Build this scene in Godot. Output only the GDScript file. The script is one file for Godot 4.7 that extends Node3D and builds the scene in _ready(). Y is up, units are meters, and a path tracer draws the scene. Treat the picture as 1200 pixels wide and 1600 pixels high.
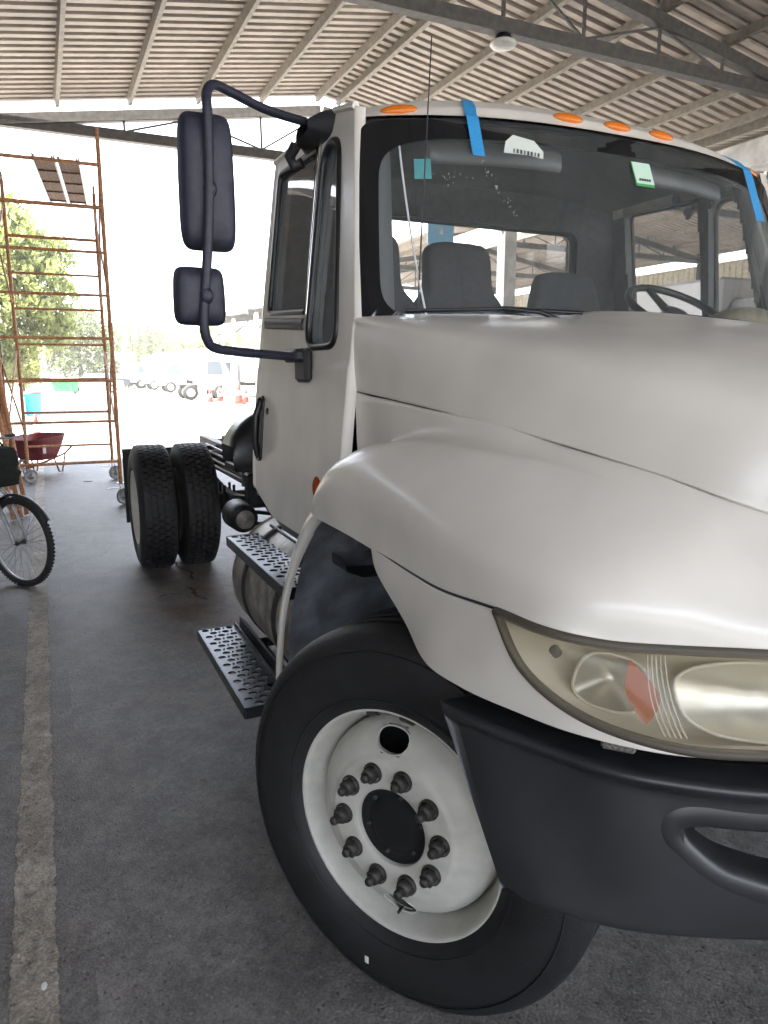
extends Node3D
# A white cab-and-chassis truck parked under an open steel shed, a bright yard behind. Metres, y up; the truck's length runs along z.
const XC := 1.85            # centre line of the truck
var M := {}
var used := {}

func lin(r: float, g: float, b: float, a := 1.0) -> Color:
	var c := Color(r, g, b).linear_to_srgb()
	c.a = a
	return c

func mk(r: float, g: float, b: float, rough := 0.6, metal := 0.0) -> StandardMaterial3D:
	var m := StandardMaterial3D.new()
	m.albedo_color = lin(r, g, b)
	m.roughness = rough
	m.metallic = metal
	return m

func glass(r: float, g: float, b: float, a: float) -> StandardMaterial3D:
	var m := mk(r, g, b, 0.03)
	m.albedo_color.a = a
	m.transparency = BaseMaterial3D.TRANSPARENCY_ALPHA
	m.cull_mode = BaseMaterial3D.CULL_DISABLED
	return m

func noise_tex(freq: float, lo: float, hi: float, oct := 4, sd := 1, size := 512, kind := FastNoiseLite.TYPE_SIMPLEX_SMOOTH) -> NoiseTexture2D:
	var n := FastNoiseLite.new()
	n.seed = sd
	n.noise_type = kind
	n.frequency = freq
	n.fractal_octaves = oct
	var t := NoiseTexture2D.new()
	t.width = size
	t.height = size
	t.seamless = true
	t.noise = n
	var g := Gradient.new()
	g.offsets = PackedFloat32Array([0.15, 0.85])
	g.colors = PackedColorArray([Color(lo, lo, lo), Color(hi, hi, hi)])
	t.color_ramp = g
	return t

func bump_tex(freq: float, strength: float, oct := 4, sd := 1, size := 512) -> NoiseTexture2D:
	var n := FastNoiseLite.new()
	n.seed = sd
	n.frequency = freq
	n.fractal_octaves = oct
	var t := NoiseTexture2D.new()
	t.width = size
	t.height = size
	t.seamless = true
	t.noise = n
	t.as_normal_map = true
	t.bump_strength = strength
	return t

func tri(m: StandardMaterial3D, scale: float, world := false) -> void:
	m.uv1_triplanar = true
	m.uv1_world_triplanar = world
	m.uv1_scale = Vector3.ONE * scale

func worn(m: StandardMaterial3D, tex: Texture2D, scale: float, nrm: Texture2D = null, ns := 0.4) -> StandardMaterial3D:
	m.albedo_texture = tex
	tri(m, scale)
	if nrm:
		m.normal_enabled = true
		m.normal_texture = nrm
		m.normal_scale = ns
	return m

# ---------------------------------------------------------------- naming
func numbered(nm: String) -> String:
	var k: int = used.get(nm, 0)
	used[nm] = k + 1
	return nm if k == 0 else "%s_%03d" % [nm, k]

func tag(o: Node3D, label: String, cat: String, group := "") -> Node3D:
	o.set_meta("label", label)
	o.set_meta("category", cat)
	if group != "":
		o.set_meta("group", group)
	return o

func thing(nm: String, label: String, cat: String, at := Vector3.ZERO, turn := 0.0, group := "") -> Node3D:
	var o := Node3D.new()
	o.name = numbered(nm)
	add_child(o, true)
	o.position = at
	o.rotation.y = turn
	tag(o, label, cat, group)
	return o

func copy(src: Node3D, nm: String, label: String, at: Vector3, turn := 0.0) -> Node3D:
	var o: Node3D = src.duplicate()
	o.name = numbered(nm)
	add_child(o, true)
	o.position = at
	o.rotation.y = turn
	o.set_meta("label", label)
	return o

# ---------------------------------------------------------------- mesh helpers
func S() -> SurfaceTool:
	var s := SurfaceTool.new()
	s.begin(Mesh.PRIMITIVE_TRIANGLES)
	s.set_smooth_group(0)
	return s

func put(s: SurfaceTool, nm: String, par: Node, m: Material) -> MeshInstance3D:
	s.generate_normals()
	var o := MeshInstance3D.new()
	o.mesh = s.commit()
	o.material_override = m
	if par == self:
		o.name = numbered(nm)
		add_child(o, true)
	else:
		var k := 0
		var want := nm
		while par.has_node(NodePath(want)):
			k += 1
			want = "%s_%03d" % [nm, k]
		o.name = want
		par.add_child(o, true)
	return o

func structure(s: SurfaceTool, nm: String, m: Material) -> MeshInstance3D:
	var o := put(s, nm, self, m)
	o.set_meta("kind", "structure")
	return o

func quad(s: SurfaceTool, a: Vector3, b: Vector3, c: Vector3, d: Vector3) -> void:
	s.add_vertex(a); s.add_vertex(b); s.add_vertex(c)
	s.add_vertex(a); s.add_vertex(c); s.add_vertex(d)

func box(s: SurfaceTool, c: Vector3, size: Vector3, bev := 0.0, bs := Basis.IDENTITY) -> void:
	s.set_smooth_group(-1)
	var h := size * 0.5
	if bev <= 0.0:
		bev = minf(0.004, 0.1 * minf(size.x, minf(size.y, size.z)))
	bev = minf(bev, 0.49 * minf(size.x, minf(size.y, size.z)))
	var v := func(k: int, sg: Vector3) -> Vector3:
		var p := Vector3.ZERO
		for i in 3:
			p[i] = sg[i] * (h[i] if i == k else h[i] - bev)
		return c + bs * p
	for k in 3:
		var l := (k + 1) % 3
		var m := (k + 2) % 3
		for sk in [-1.0, 1.0]:
			var q := []
			for e in [[-1.0, -1.0], [1.0, -1.0], [1.0, 1.0], [-1.0, 1.0]]:
				var g := Vector3.ZERO
				g[k] = sk; g[l] = e[0] * sk; g[m] = e[1]
				q.append(v.call(k, g))
			quad(s, q[3], q[2], q[1], q[0])
			for sl in [-1.0, 1.0]:
				var g1 := Vector3.ZERO
				g1[k] = sk; g1[l] = sl; g1[m] = -1.0
				var g2 := g1
				g2[m] = 1.0
				if sk * sl > 0:
					quad(s, v.call(l, g1), v.call(l, g2), v.call(k, g2), v.call(k, g1))
				else:
					quad(s, v.call(k, g1), v.call(k, g2), v.call(l, g2), v.call(l, g1))
	for i in 8:
		var g := Vector3(1.0 if i & 1 else -1.0, 1.0 if i & 2 else -1.0, 1.0 if i & 4 else -1.0)
		if g.x * g.y * g.z > 0:
			s.add_vertex(v.call(0, g)); s.add_vertex(v.call(2, g)); s.add_vertex(v.call(1, g))
		else:
			s.add_vertex(v.call(0, g)); s.add_vertex(v.call(1, g)); s.add_vertex(v.call(2, g))
	s.set_smooth_group(0)

func bar(s: SurfaceTool, a: Vector3, b: Vector3, w: float, d: float, bev := 0.0) -> void:   # square section from a to b; w across, d high
	var z := (b - a).normalized()
	var upv := Vector3.UP if absf(z.y) < 0.95 else Vector3.RIGHT
	var x := upv.cross(z).normalized()
	box(s, (a + b) * 0.5, Vector3(w, d, (b - a).length()), bev, Basis(x, z.cross(x), z))

func tube(s: SurfaceTool, pts: Array, rad, seg := 10, closed := false, caps := true) -> void:
	var n := pts.size()
	var rings := []
	var t0: Vector3 = (pts[1] - pts[0]).normalized()
	var nrm := t0.cross(Vector3.UP if absf(t0.y) < 0.9 else Vector3.RIGHT).normalized()
	for i in n:
		var p: Vector3 = pts[i]
		var t: Vector3
		if closed:
			t = (pts[(i + 1) % n] - pts[(i - 1 + n) % n]).normalized()
		else:
			t = (pts[mini(i + 1, n - 1)] - pts[maxi(i - 1, 0)]).normalized()
		nrm = (nrm - t * nrm.dot(t)).normalized()
		var b := t.cross(nrm)
		var r: float = rad[i] if rad is Array else rad
		var ring := []
		for k in seg:
			var a := TAU * k / seg
			ring.append(p + (nrm * cos(a) + b * sin(a)) * r)
		rings.append(ring)
	var last := n if closed else n - 1
	for i in last:
		for k in seg:
			var r0: Array = rings[i]
			var r1: Array = rings[(i + 1) % n]
			quad(s, r0[k], r0[(k + 1) % seg], r1[(k + 1) % seg], r1[k])
	if caps and not closed:
		s.set_smooth_group(-1)
		for e in [0, n - 1]:
			for k in seg:
				s.add_vertex(pts[e]); s.add_vertex(rings[e][k]); s.add_vertex(rings[e][(k + 1) % seg])
		s.set_smooth_group(0)

func lathe(s: SurfaceTool, prof: Array, xf: Transform3D, seg := 32, skip = null, floor_y := -99.0) -> void:   # prof: Vector2(radius, along the local z axis)
	for i in prof.size() - 1:
		for k in seg:
			var a0 := TAU * k / seg
			var a1 := TAU * (k + 1) / seg
			var p: Vector2 = prof[i]
			var q: Vector2 = prof[i + 1]
			if skip != null:
				var am := (a0 + a1) * 0.5
				var rm := (p.x + q.x) * 0.5
				if skip.call(rm * cos(am), rm * sin(am)):
					continue
			var w := [xf * Vector3(p.x * cos(a0), p.x * sin(a0), p.y), xf * Vector3(p.x * cos(a1), p.x * sin(a1), p.y), xf * Vector3(q.x * cos(a1), q.x * sin(a1), q.y), xf * Vector3(q.x * cos(a0), q.x * sin(a0), q.y)]
			for e in 4:
				if w[e].y < floor_y:
					w[e].y = floor_y
			quad(s, w[0], w[1], w[2], w[3])

func cr(p: Array, t: float):   # Catmull-Rom through the points p, t from 0 to p.size() - 1
	var n := p.size()
	var i := clampi(int(floor(t)), 0, n - 2)
	var f := t - i
	var a = p[maxi(i - 1, 0)]
	var b = p[i]
	var c = p[i + 1]
	var d = p[mini(i + 2, n - 1)]
	if i == 0: a = b * 2.0 - c
	if i == n - 2: d = c * 2.0 - b
	return (b * 2.0 + (c - a) * f + (a * 2.0 - b * 5.0 + c * 4.0 - d) * f * f + (b * 3.0 - a - c * 3.0 + d) * f * f * f) * 0.5

func curve(p: Array, n: int) -> Array:
	var o := []
	for i in n + 1:
		o.append(cr(p, float(i) / n * (p.size() - 1)))
	return o

func dense(rows: Array, nu: int, nv: int) -> Array:
	var fine := []
	for r in rows:
		fine.append(curve(r, nv))
	var o := []
	for i in nu + 1:
		var t := float(i) / nu * (rows.size() - 1)
		var line := []
		for j in nv + 1:
			var col := []
			for r in fine:
				col.append(r[j])
			line.append(cr(col, t))
		o.append(line)
	return o

func grid(s: SurfaceTool, g: Array, hole = null) -> void:
	for i in g.size() - 1:
		for j in g[i].size() - 1:
			if hole != null and hole.call(i, j):
				continue
			quad(s, g[i][j], g[i][j + 1], g[i + 1][j + 1], g[i + 1][j])

func skin(s: SurfaceTool, f: Callable, u0: float, u1: float, v0: float, v1: float, nu: int, nv: int, holes := []) -> void:
	var g := []
	for i in nu + 1:
		var r := []
		for j in nv + 1:
			r.append(f.call(lerpf(u0, u1, float(i) / nu), lerpf(v0, v1, float(j) / nv)))
		g.append(r)
	grid(s, g, func(i, j):
		var c := Vector2(lerpf(u0, u1, (i + 0.5) / nu), lerpf(v0, v1, (j + 0.5) / nv))
		for h in holes:
			if Geometry2D.is_point_in_polygon(c, h):
				return true
		return false)

func rounded(pts: Array, r: float, n := 5) -> PackedVector2Array:
	var o := PackedVector2Array()
	var k := pts.size()
	for i in k:
		var a: Vector2 = pts[(i - 1 + k) % k]
		var b: Vector2 = pts[i]
		var c: Vector2 = pts[(i + 1) % k]
		var p := b + (a - b).normalized() * minf(r, 0.49 * (a - b).length())
		var q := b + (c - b).normalized() * minf(r, 0.49 * (c - b).length())
		for j in n + 1:
			var t := float(j) / n
			o.append(p.lerp(b, t).lerp(b.lerp(q, t), t))
	return o

func ring_on(s: SurfaceTool, f: Callable, poly: PackedVector2Array, r: float, seg := 8) -> void:
	var pts := []
	for p in poly:
		pts.append(f.call(p.x, p.y))
	tube(s, pts, r, seg, true)

func ellipsoid(s: SurfaceTool, c: Vector3, rad: Vector3, bs := Basis.IDENTITY, n := 14) -> void:
	var g := []
	for i in n + 1:
		var r := []
		var a := PI * i / n
		for j in 2 * n + 1:
			var b := TAU * (j % (2 * n)) / (2 * n)
			r.append(c + bs * (Vector3(sin(a) * cos(b), cos(a), sin(a) * sin(b)) * rad))
		g.append(r)
	grid(s, g)

func letters(txt: String, par: Node3D, m: Material, at: Vector3, bs: Basis, size: float) -> void:
	var t := TextMesh.new()
	t.text = txt
	t.font_size = 32
	t.pixel_size = size / 24.0
	t.depth = 0.006
	var f := SystemFont.new()
	f.font_names = PackedStringArray(["Droid Sans"])
	f.font_weight = 700
	t.font = f
	var o := MeshInstance3D.new()
	o.mesh = t
	o.material_override = m
	o.transform = Transform3D(bs, at)
	o.name = "lettering"
	par.add_child(o, true)

func _ready() -> void:
	# ---- camera
	var cam := Camera3D.new()
	cam.name = "camera"
	cam.keep_aspect = Camera3D.KEEP_HEIGHT
	cam.fov = 71.075
	cam.near = 0.05
	cam.far = 900.0
	cam.position = Vector3(0, 1.58, 0)
	cam.rotation_degrees = Vector3(-11.113, -25.1135, 0)
	add_child(cam)
	cam.current = true
	# ---- sky and exposure (exposed for the shade under the roof)
	var env := Environment.new()
	env.background_mode = Environment.BG_SKY
	var sky := Sky.new()
	var sm := ProceduralSkyMaterial.new()
	sm.sky_top_color = Color(0.72, 0.76, 0.83)
	sm.sky_horizon_color = Color(0.93, 0.92, 0.91)
	sm.sky_curve = 0.12
	sm.ground_bottom_color = Color(0.45, 0.43, 0.4)
	sm.ground_horizon_color = Color(0.8, 0.82, 0.84)
	sm.sun_angle_max = 1.0
	sky.sky_material = sm
	env.sky = sky
	env.background_energy_multiplier = 1.0
	env.tonemap_mode = Environment.TONE_MAPPER_LINEAR
	env.tonemap_exposure = 11.2
	env.fog_enabled = true
	env.fog_density = 0.001
	env.fog_light_color = Color(0.97, 0.97, 0.95)
	env.sdfgi_enabled = true
	env.ssao_enabled = true
	env.ssil_enabled = true
	var we := WorldEnvironment.new()
	we.name = "world"
	we.environment = env
	add_child(we)
	# ---- sun: high, from the left
	var sun := DirectionalLight3D.new()
	sun.name = "sun"
	sun.light_energy = 1.6
	sun.light_color = Color(1.0, 0.96, 0.9)
	sun.light_angular_distance = 0.5
	sun.shadow_enabled = true
	add_child(sun)
	sun.look_at_from_position(Vector3(-4.6, 8.8, 1.0), Vector3.ZERO, Vector3.UP)

	materials()
	ground()
	sheds()
	truck()
	scaffold()
	bicycle()
	shed_clutter()
	yard()

func materials() -> void:
	var patch := noise_tex(0.012, 0.72, 1.0, 5, 3)
	var grime := noise_tex(0.02, 0.82, 1.0, 5, 9)
	var grain := bump_tex(0.12, 6.0, 3, 5)
	var wavy := bump_tex(0.012, 3.0, 3, 6)
	M.paint = worn(mk(0.745, 0.71, 0.65, 0.32), noise_tex(0.008, 0.93, 1.0, 4, 21), 0.7, wavy, 0.02)
	M.paint.clearcoat_enabled = true
	M.paint.clearcoat = 0.22
	M.paint.clearcoat_roughness = 0.13
	M.rubber = worn(mk(0.017, 0.017, 0.018, 0.75), grime, 3.0, grain, 0.25)
	M.tyre = worn(mk(0.0115, 0.0118, 0.013, 0.6), noise_tex(0.01, 0.7, 1.1, 5, 33), 1.5, grain, 0.15)
	M.bumper = worn(mk(0.03, 0.031, 0.034, 0.36), noise_tex(0.01, 0.85, 1.0, 4, 12), 1.2, bump_tex(0.02, 2.0, 2, 8), 0.02)
	M.plastic = worn(mk(0.03, 0.03, 0.036, 0.5), grime, 2.0, grain, 0.1)
	M.liner = worn(mk(0.19, 0.205, 0.225, 0.55), noise_tex(0.01, 0.6, 1.0, 5, 14), 1.3, grain, 0.2)
	M.frit = mk(0.006, 0.007, 0.009, 0.12)
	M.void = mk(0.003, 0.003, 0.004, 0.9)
	M.black = worn(mk(0.012, 0.013, 0.015, 0.35), grime, 2.0)
	M.chassis = worn(mk(0.018, 0.019, 0.022, 0.5), noise_tex(0.02, 0.5, 1.2, 5, 17), 1.5, grain, 0.2)
	M.steel = worn(mk(0.35, 0.35, 0.36, 0.35, 0.9), grime, 2.0)
	M.rim = worn(mk(0.54, 0.53, 0.48, 0.45), noise_tex(0.015, 0.9, 1.0, 5, 41), 2.0, grain, 0.05)
	M.nut = worn(mk(0.07, 0.065, 0.06, 0.55, 0.4), patch, 6.0, grain, 0.3)
	M.tank = worn(mk(0.42, 0.39, 0.345, 0.42, 0.35), noise_tex(0.015, 0.6, 1.0, 5, 44), 1.4, grain, 0.05)
	M.tread_plate = mk(0.05, 0.055, 0.065, 0.33, 0.7)
	M.amber = mk(0.75, 0.2, 0.015, 0.12)
	M.amber.backlight_enabled = true
	M.amber.backlight = Color(0.5, 0.2, 0.02)
	M.red_lens = mk(0.24, 0.04, 0.012, 0.5)
	M.red_lens.metallic_specular = 0.12
	M.dust_glare = mk(1, 1, 1, 0.95)
	M.dust_glare.metallic_specular = 0.0
	M.dust_glare.transparency = BaseMaterial3D.TRANSPARENCY_ALPHA
	M.dust_glare.vertex_color_use_as_albedo = true
	M.dust_glare.cull_mode = BaseMaterial3D.CULL_DISABLED
	M.fleck = mk(0.3, 0.3, 0.29, 0.9)
	M.bowl = mk(0.4, 0.38, 0.31, 0.32, 0.65)
	M.glass = glass(0.25, 0.29, 0.3, 0.1)
	M.side_glass = glass(0.2, 0.23, 0.24, 0.28)
	M.lens = glass(0.75, 0.66, 0.43, 0.12)
	M.lens.roughness = 0.1
	M.lens.metallic_specular = 0.28
	M.chrome = mk(0.55, 0.54, 0.5, 0.16, 1.0)
	M.lamp_housing = mk(0.5, 0.455, 0.345, 0.5)
	M.olive_dark = mk(0.07, 0.06, 0.045, 0.6)
	M.lamp_trim = mk(0.4, 0.37, 0.29, 0.4)
	M.interior = worn(mk(0.05, 0.055, 0.062, 0.8), grime, 2.0, grain, 0.15)
	M.seat = worn(mk(0.038, 0.041, 0.048, 0.85), grime, 3.0, grain, 0.4)
	M.trim = mk(0.1, 0.11, 0.115, 0.6)
	M.olive = mk(0.22, 0.2, 0.14, 0.6)
	M.tape = worn(mk(0.03, 0.3, 0.66, 0.55), noise_tex(0.03, 0.88, 1.0, 3, 51), 6.0, grain, 0.3)
	M.paper = mk(0.6, 0.64, 0.6, 0.8)
	M.green_paper = mk(0.5, 0.68, 0.56, 0.8)
	M.green = mk(0.05, 0.3, 0.08, 0.7)
	M.teal = mk(0.05, 0.32, 0.36, 0.6)
	M.ink = mk(0.05, 0.06, 0.06, 0.8)
	M.mirror_back = worn(mk(0.026, 0.028, 0.05, 0.5), grime, 3.0, grain, 0.15)  # blue cast paints the veiling glare over the mirror into its colour
	M.streak_white = mk(0.8, 0.82, 0.85, 0.3)  # bright white for the reflected streak on the windscreen
	M.dirt_dark = mk(0.035, 0.032, 0.03, 0.9)
	M.dirt = worn(mk(0.3, 0.28, 0.25, 0.95), noise_tex(0.05, 0.4, 1.0, 4, 61), 8.0, grain, 1.0)
	# shed
	M.sheet = worn(mk(0.52, 0.455, 0.4, 0.5), noise_tex(0.01, 0.82, 1.0, 5, 71), 0.35, grain, 0.05)
	M.purlin = worn(mk(0.34, 0.31, 0.27, 0.6), grime, 0.8)
	M.beam = worn(mk(0.13, 0.127, 0.127, 0.6), grime, 0.8)
	M.white_metal = worn(mk(0.74, 0.74, 0.72, 0.5), grime, 0.25)
	M.clad = worn(mk(0.62, 0.58, 0.48, 0.6), grime, 0.6)
	M.grey_wall = worn(mk(0.32, 0.31, 0.29, 0.85), grime, 0.3)
	M.dark_post = worn(mk(0.025, 0.03, 0.03, 0.6), grime, 1.0)
	M.orange = worn(mk(0.7, 0.33, 0.15, 0.55), noise_tex(0.03, 0.7, 1.05, 5, 81), 1.6, grain, 0.2)
	M.plank = worn(mk(0.36, 0.21, 0.14, 0.75), noise_tex(0.03, 0.5, 1.1, 5, 82), 2.0, grain, 0.4)
	M.galv = worn(mk(0.45, 0.46, 0.47, 0.45, 0.6), grime, 2.0)
	M.barrow = worn(mk(0.28, 0.04, 0.045, 0.5), patch, 2.0)
	M.bin_blue = mk(0.05, 0.33, 0.6, 0.5)
	M.sign_blue = mk(0.2, 0.5, 0.75, 0.5)
	M.bin_white = mk(0.6, 0.6, 0.58, 0.5)
	M.cone_red = mk(0.5, 0.02, 0.012, 0.5)
	M.dumpster = worn(mk(0.03, 0.28, 0.08, 0.6), grime, 1.0)
	M.canvas = worn(mk(0.022, 0.026, 0.024, 0.9), patch, 4.0, grain, 0.8)
	M.car_white = mk(0.55, 0.55, 0.55, 0.2)
	M.car_dark = mk(0.03, 0.035, 0.045, 0.2)
	M.car_glass = mk(0.1, 0.12, 0.14, 0.08)
	M.wall = worn(mk(0.6, 0.58, 0.54, 0.85), grime, 0.2)
	M.bark = worn(mk(0.12, 0.09, 0.065, 0.95), patch, 2.0, grain, 1.0)
	M.leaf = []
	for c in [[0.125, 0.14, 0.045], [0.09, 0.11, 0.045], [0.16, 0.165, 0.055]]:
		var l := mk(c[0], c[1], c[2], 0.55)
		l.backlight_enabled = true
		l.backlight = lin(c[0] * 1.2, c[1] * 1.3, c[2])
		l.cull_mode = BaseMaterial3D.CULL_DISABLED
		M.leaf.append(l)
	# floor: worn asphalt, specks, pits and pale aggregate, computed at about 2 mm a pixel
	var rng := RandomNumberGenerator.new()
	rng.seed = 77
	var size := 1024
	var layer := func(n: int) -> Image:   # white noise at a coarser grain, enlarged
		var a := Image.create(n, n, false, Image.FORMAT_L8)
		for y in n:
			for x in n:
				var v := rng.randf()
				a.set_pixel(x, y, Color(v, v, v))
		a.resize(size, size, Image.INTERPOLATE_CUBIC)
		return a
	var l1: Image = layer.call(420)
	var l2: Image = layer.call(96)
	var l3: Image = layer.call(24)
	var im := Image.create(size, size, false, Image.FORMAT_RGB8)
	for y in size:
		for x in size:
			var v := 0.62 + 0.17 * (l1.get_pixel(x, y).r - 0.5) + 0.11 * (l2.get_pixel(x, y).r - 0.5) + 0.12 * (l3.get_pixel(x, y).r - 0.5) + rng.randf_range(-0.07, 0.07)
			im.set_pixel(x, y, Color(v, v * 0.985, v * 0.97))
	var hgt := Image.create(size, size, false, Image.FORMAT_RGBA8)
	hgt.fill(Color(0.5, 0.5, 0.5))
	for y in size:
		for x in size:
			var v := 0.5 + 0.35 * (l1.get_pixel(x, y).r - 0.5)
			hgt.set_pixel(x, y, Color(v, v, v))
	for i in 2600:
		var cx := rng.randi_range(4, size - 5)
		var cy := rng.randi_range(4, size - 5)
		var r := rng.randf_range(0.8, 3.2)
		var pit := rng.randf() < 0.62
		var stretch := rng.randf_range(0.6, 1.5)
		for dy in range(-4, 5):
			for dx in range(-4, 5):
				var d := Vector2(dx * stretch, dy / stretch).length() / r
				if d < 1.0:
					var c := im.get_pixel(cx + dx, cy + dy)
					im.set_pixel(cx + dx, cy + dy, c.lerp(Color(0.26, 0.25, 0.24) if pit else Color(0.95, 0.93, 0.9), (1.0 - d * d) * (0.75 if pit else 0.6)))
					var hv := 0.12 if pit else 0.72
					hgt.set_pixel(cx + dx, cy + dy, hgt.get_pixel(cx + dx, cy + dy).lerp(Color(hv, hv, hv), 1.0 - d * d))
	var ft := ImageTexture.create_from_image(im)
	hgt.bump_map_to_normal_map(2.5)
	var fn := ImageTexture.create_from_image(hgt)
	M.floor = mk(1, 1, 1, 0.58)
	M.floor.albedo_texture = ft
	M.floor.vertex_color_use_as_albedo = true
	M.floor.normal_enabled = true
	M.floor.normal_texture = fn
	M.floor.normal_scale = 0.6
	tri(M.floor, 0.5, true)
	M.floor_far = M.floor.duplicate()
	M.floor_far.vertex_color_use_as_albedo = false
	M.floor_far.albedo_color = lin(0.28, 0.275, 0.27)
	M.line = M.floor.duplicate()
	M.line.roughness = 0.7
	M.yard = worn(mk(0.36, 0.345, 0.315, 0.9), noise_tex(0.01, 0.75, 1.0, 5, 91), 0.08)
	M.yard.uv1_world_triplanar = true

func ground() -> void:
	var s := S()
	box(s, Vector3(0, -0.55, -100), Vector3(1400, 1.0, 1400))
	structure(s, "ground", M.yard)
	# shed floor: a fine sheet where the picture looks, coarse slabs around
	var low := FastNoiseLite.new()
	low.seed = 11
	low.frequency = 0.35
	low.fractal_octaves = 4
	var fine := FastNoiseLite.new()
	fine.seed = 12
	fine.frequency = 1.6
	fine.fractal_octaves = 4
	s = S()
	var col := func(x: float, z: float) -> Color:
		var b := 0.34 + 0.13 * low.get_noise_2d(x, z * 0.6) + 0.035 * fine.get_noise_2d(x, z)
		var c := Color(b, b * 0.975, b * 0.955)
		if z < -8.5:   # far tone painted in for skylight falling near the yard
			c = c.lerp(Color(0.3, 0.295, 0.285) * (1.0 + 0.35 * low.get_noise_2d(x * 2.0, z * 2.0)), clampf((-8.5 - z) / 3.0, 0, 1) * 0.75)
		var brown := clampf((low.get_noise_2d(x * 1.6 + 70.0, z * 1.1) + 0.4 * fine.get_noise_2d(x + 3.0, z) - 0.1) * 2.0, 0, 1)
		c = c.lerp(Color(0.3, 0.25, 0.215), brown * 0.6)
		var spill := clampf((fine.get_noise_2d(x * 0.8 - 40.0, z * 0.8) - 0.38) * 6.0, 0, 1)
		c = c.lerp(Color(0.2, 0.195, 0.19), spill * 0.55)
		var rust := clampf(1.0 - Vector2((x - 0.78) / 0.5, (z + 5.0) / 1.2).length(), 0, 1) * clampf(0.55 + fine.get_noise_2d(x * 1.5 + 9.0, z * 1.5) * 1.6, 0, 1)
		c = c.lerp(Color(0.25, 0.16, 0.115), clampf(rust * 1.3, 0, 0.85))
		var oil := clampf(1.2 - Vector2((x - 0.45) / 0.75, (z + 5.7) / 0.35).length(), 0, 1) * clampf(0.4 + fine.get_noise_2d(x + 30.0, z) * 1.8, 0, 1)
		return c.lerp(Color(0.045, 0.042, 0.04), oil * 0.8)
	var step := 0.05
	var nx := 160
	var nz := 300
	var x0 := -2.6
	var z0 := -14.0
	for i in nx:
		for j in nz:
			var a := Vector3(x0 + i * step, 0, z0 + j * step)
			var ps := [a, a + Vector3(step, 0, 0), a + Vector3(step, 0, step), a + Vector3(0, 0, step)]
			for k in [0, 1, 2, 0, 2, 3]:
				s.set_color(col.call(ps[k].x, ps[k].z))
				s.add_vertex(ps[k])
	structure(s, "shed_floor", M.floor)
	s = S()
	box(s, Vector3(-13.3, -0.1, -2.0), Vector3(21.4, 0.2, 24))
	box(s, Vector3(14.7, -0.1, -2.0), Vector3(18.6, 0.2, 24))
	box(s, Vector3(1.4, -0.1, 5.5), Vector3(8.0, 0.2, 9))
	box(s, Vector3(1.4, -0.13, -6.5), Vector3(7.98, 0.2, 15))
	structure(s, "concrete_slab", M.floor_far)
	# worn paint line along the bay
	s = S()
	var rng := RandomNumberGenerator.new()
	rng.seed = 4
	var prev := []
	for i in 1120:
		var z := -0.0125 * i
		var l := -0.207 + 0.010 * fine.get_noise_2d(z * 6.0, 3.0) + rng.randf_range(-0.0035, 0.0035)
		var r := -0.092 + 0.012 * fine.get_noise_2d(z * 5.0, 8.0) + rng.randf_range(-0.0035, 0.0035)
		var row := []
		for k in 9:
			row.append(Vector3(lerpf(l, r, k / 8.0), 0.004, z))
		if prev.size():
			for k in 8:
				for p in [prev[k], prev[k + 1], row[k + 1], prev[k], row[k + 1], row[k]]:
					var f := 0.5 + 0.5 * fine.get_noise_2d(p.x * 4.0, p.z * 1.7 + 40.0) + 0.25 * low.get_noise_2d(p.x, p.z * 3.0)
					var c := Color(0.56, 0.5, 0.42).lerp(Color(0.98, 0.9, 0.77), clampf(f, 0, 1))
					var gone := clampf((fine.get_noise_2d(p.x * 14.0 + 7.0, p.z * 9.0) + 0.5 * fine.get_noise_2d(p.x * 60.0, p.z * 40.0) - 0.34) * 5.0, 0, 0.85)
					s.set_color(c.lerp(Color(0.35, 0.34, 0.33), gone))
					s.add_vertex(p)
		prev = row
	structure(s, "painted_line", M.line)
	# crack running from the rear wheels towards the steps
	s = S()
	for path in [[Vector3(.88, 0, -6.15), Vector3(.89, 0, -5.85), Vector3(.95, 0, -5.68), Vector3(.92, 0, -5.5), Vector3(.97, 0, -5.42)], [Vector3(.83, 0, -5.28), Vector3(.88, 0, -5.18), Vector3(.87, 0, -5.02), Vector3(.90, 0, -4.96), Vector3(.93, 0, -4.88)], [Vector3(.78, 0, -5.1), Vector3(.70, 0, -5.15), Vector3(.62, 0, -5.1)]]:
		var cp := curve(path, 40)
		for i in 40:
			var w0 := (0.006 + 0.03 * absf(fine.get_noise_2d(i * 0.5, path[0].x * 50.0))) * minf(1.0, minf(i, 40 - i) / 4.0)
			var w1 := (0.006 + 0.03 * absf(fine.get_noise_2d((i + 1) * 0.5, path[0].x * 50.0))) * minf(1.0, minf(i + 1, 39 - i) / 4.0)
			var j0 := Vector3(0.03 * fine.get_noise_2d(i * 1.3, 5.0), 0.004, 0)
			var j1 := Vector3(0.03 * fine.get_noise_2d((i + 1) * 1.3, 5.0), 0.004, 0)
			quad(s, cp[i] + j0 - Vector3(w0, 0, 0), cp[i] + j0 + Vector3(w0, 0, 0), cp[i + 1] + j1 + Vector3(w1, 0, 0), cp[i + 1] + j1 - Vector3(w1, 0, 0))
	structure(s, "floor_crack", M.dirt_dark)

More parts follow.
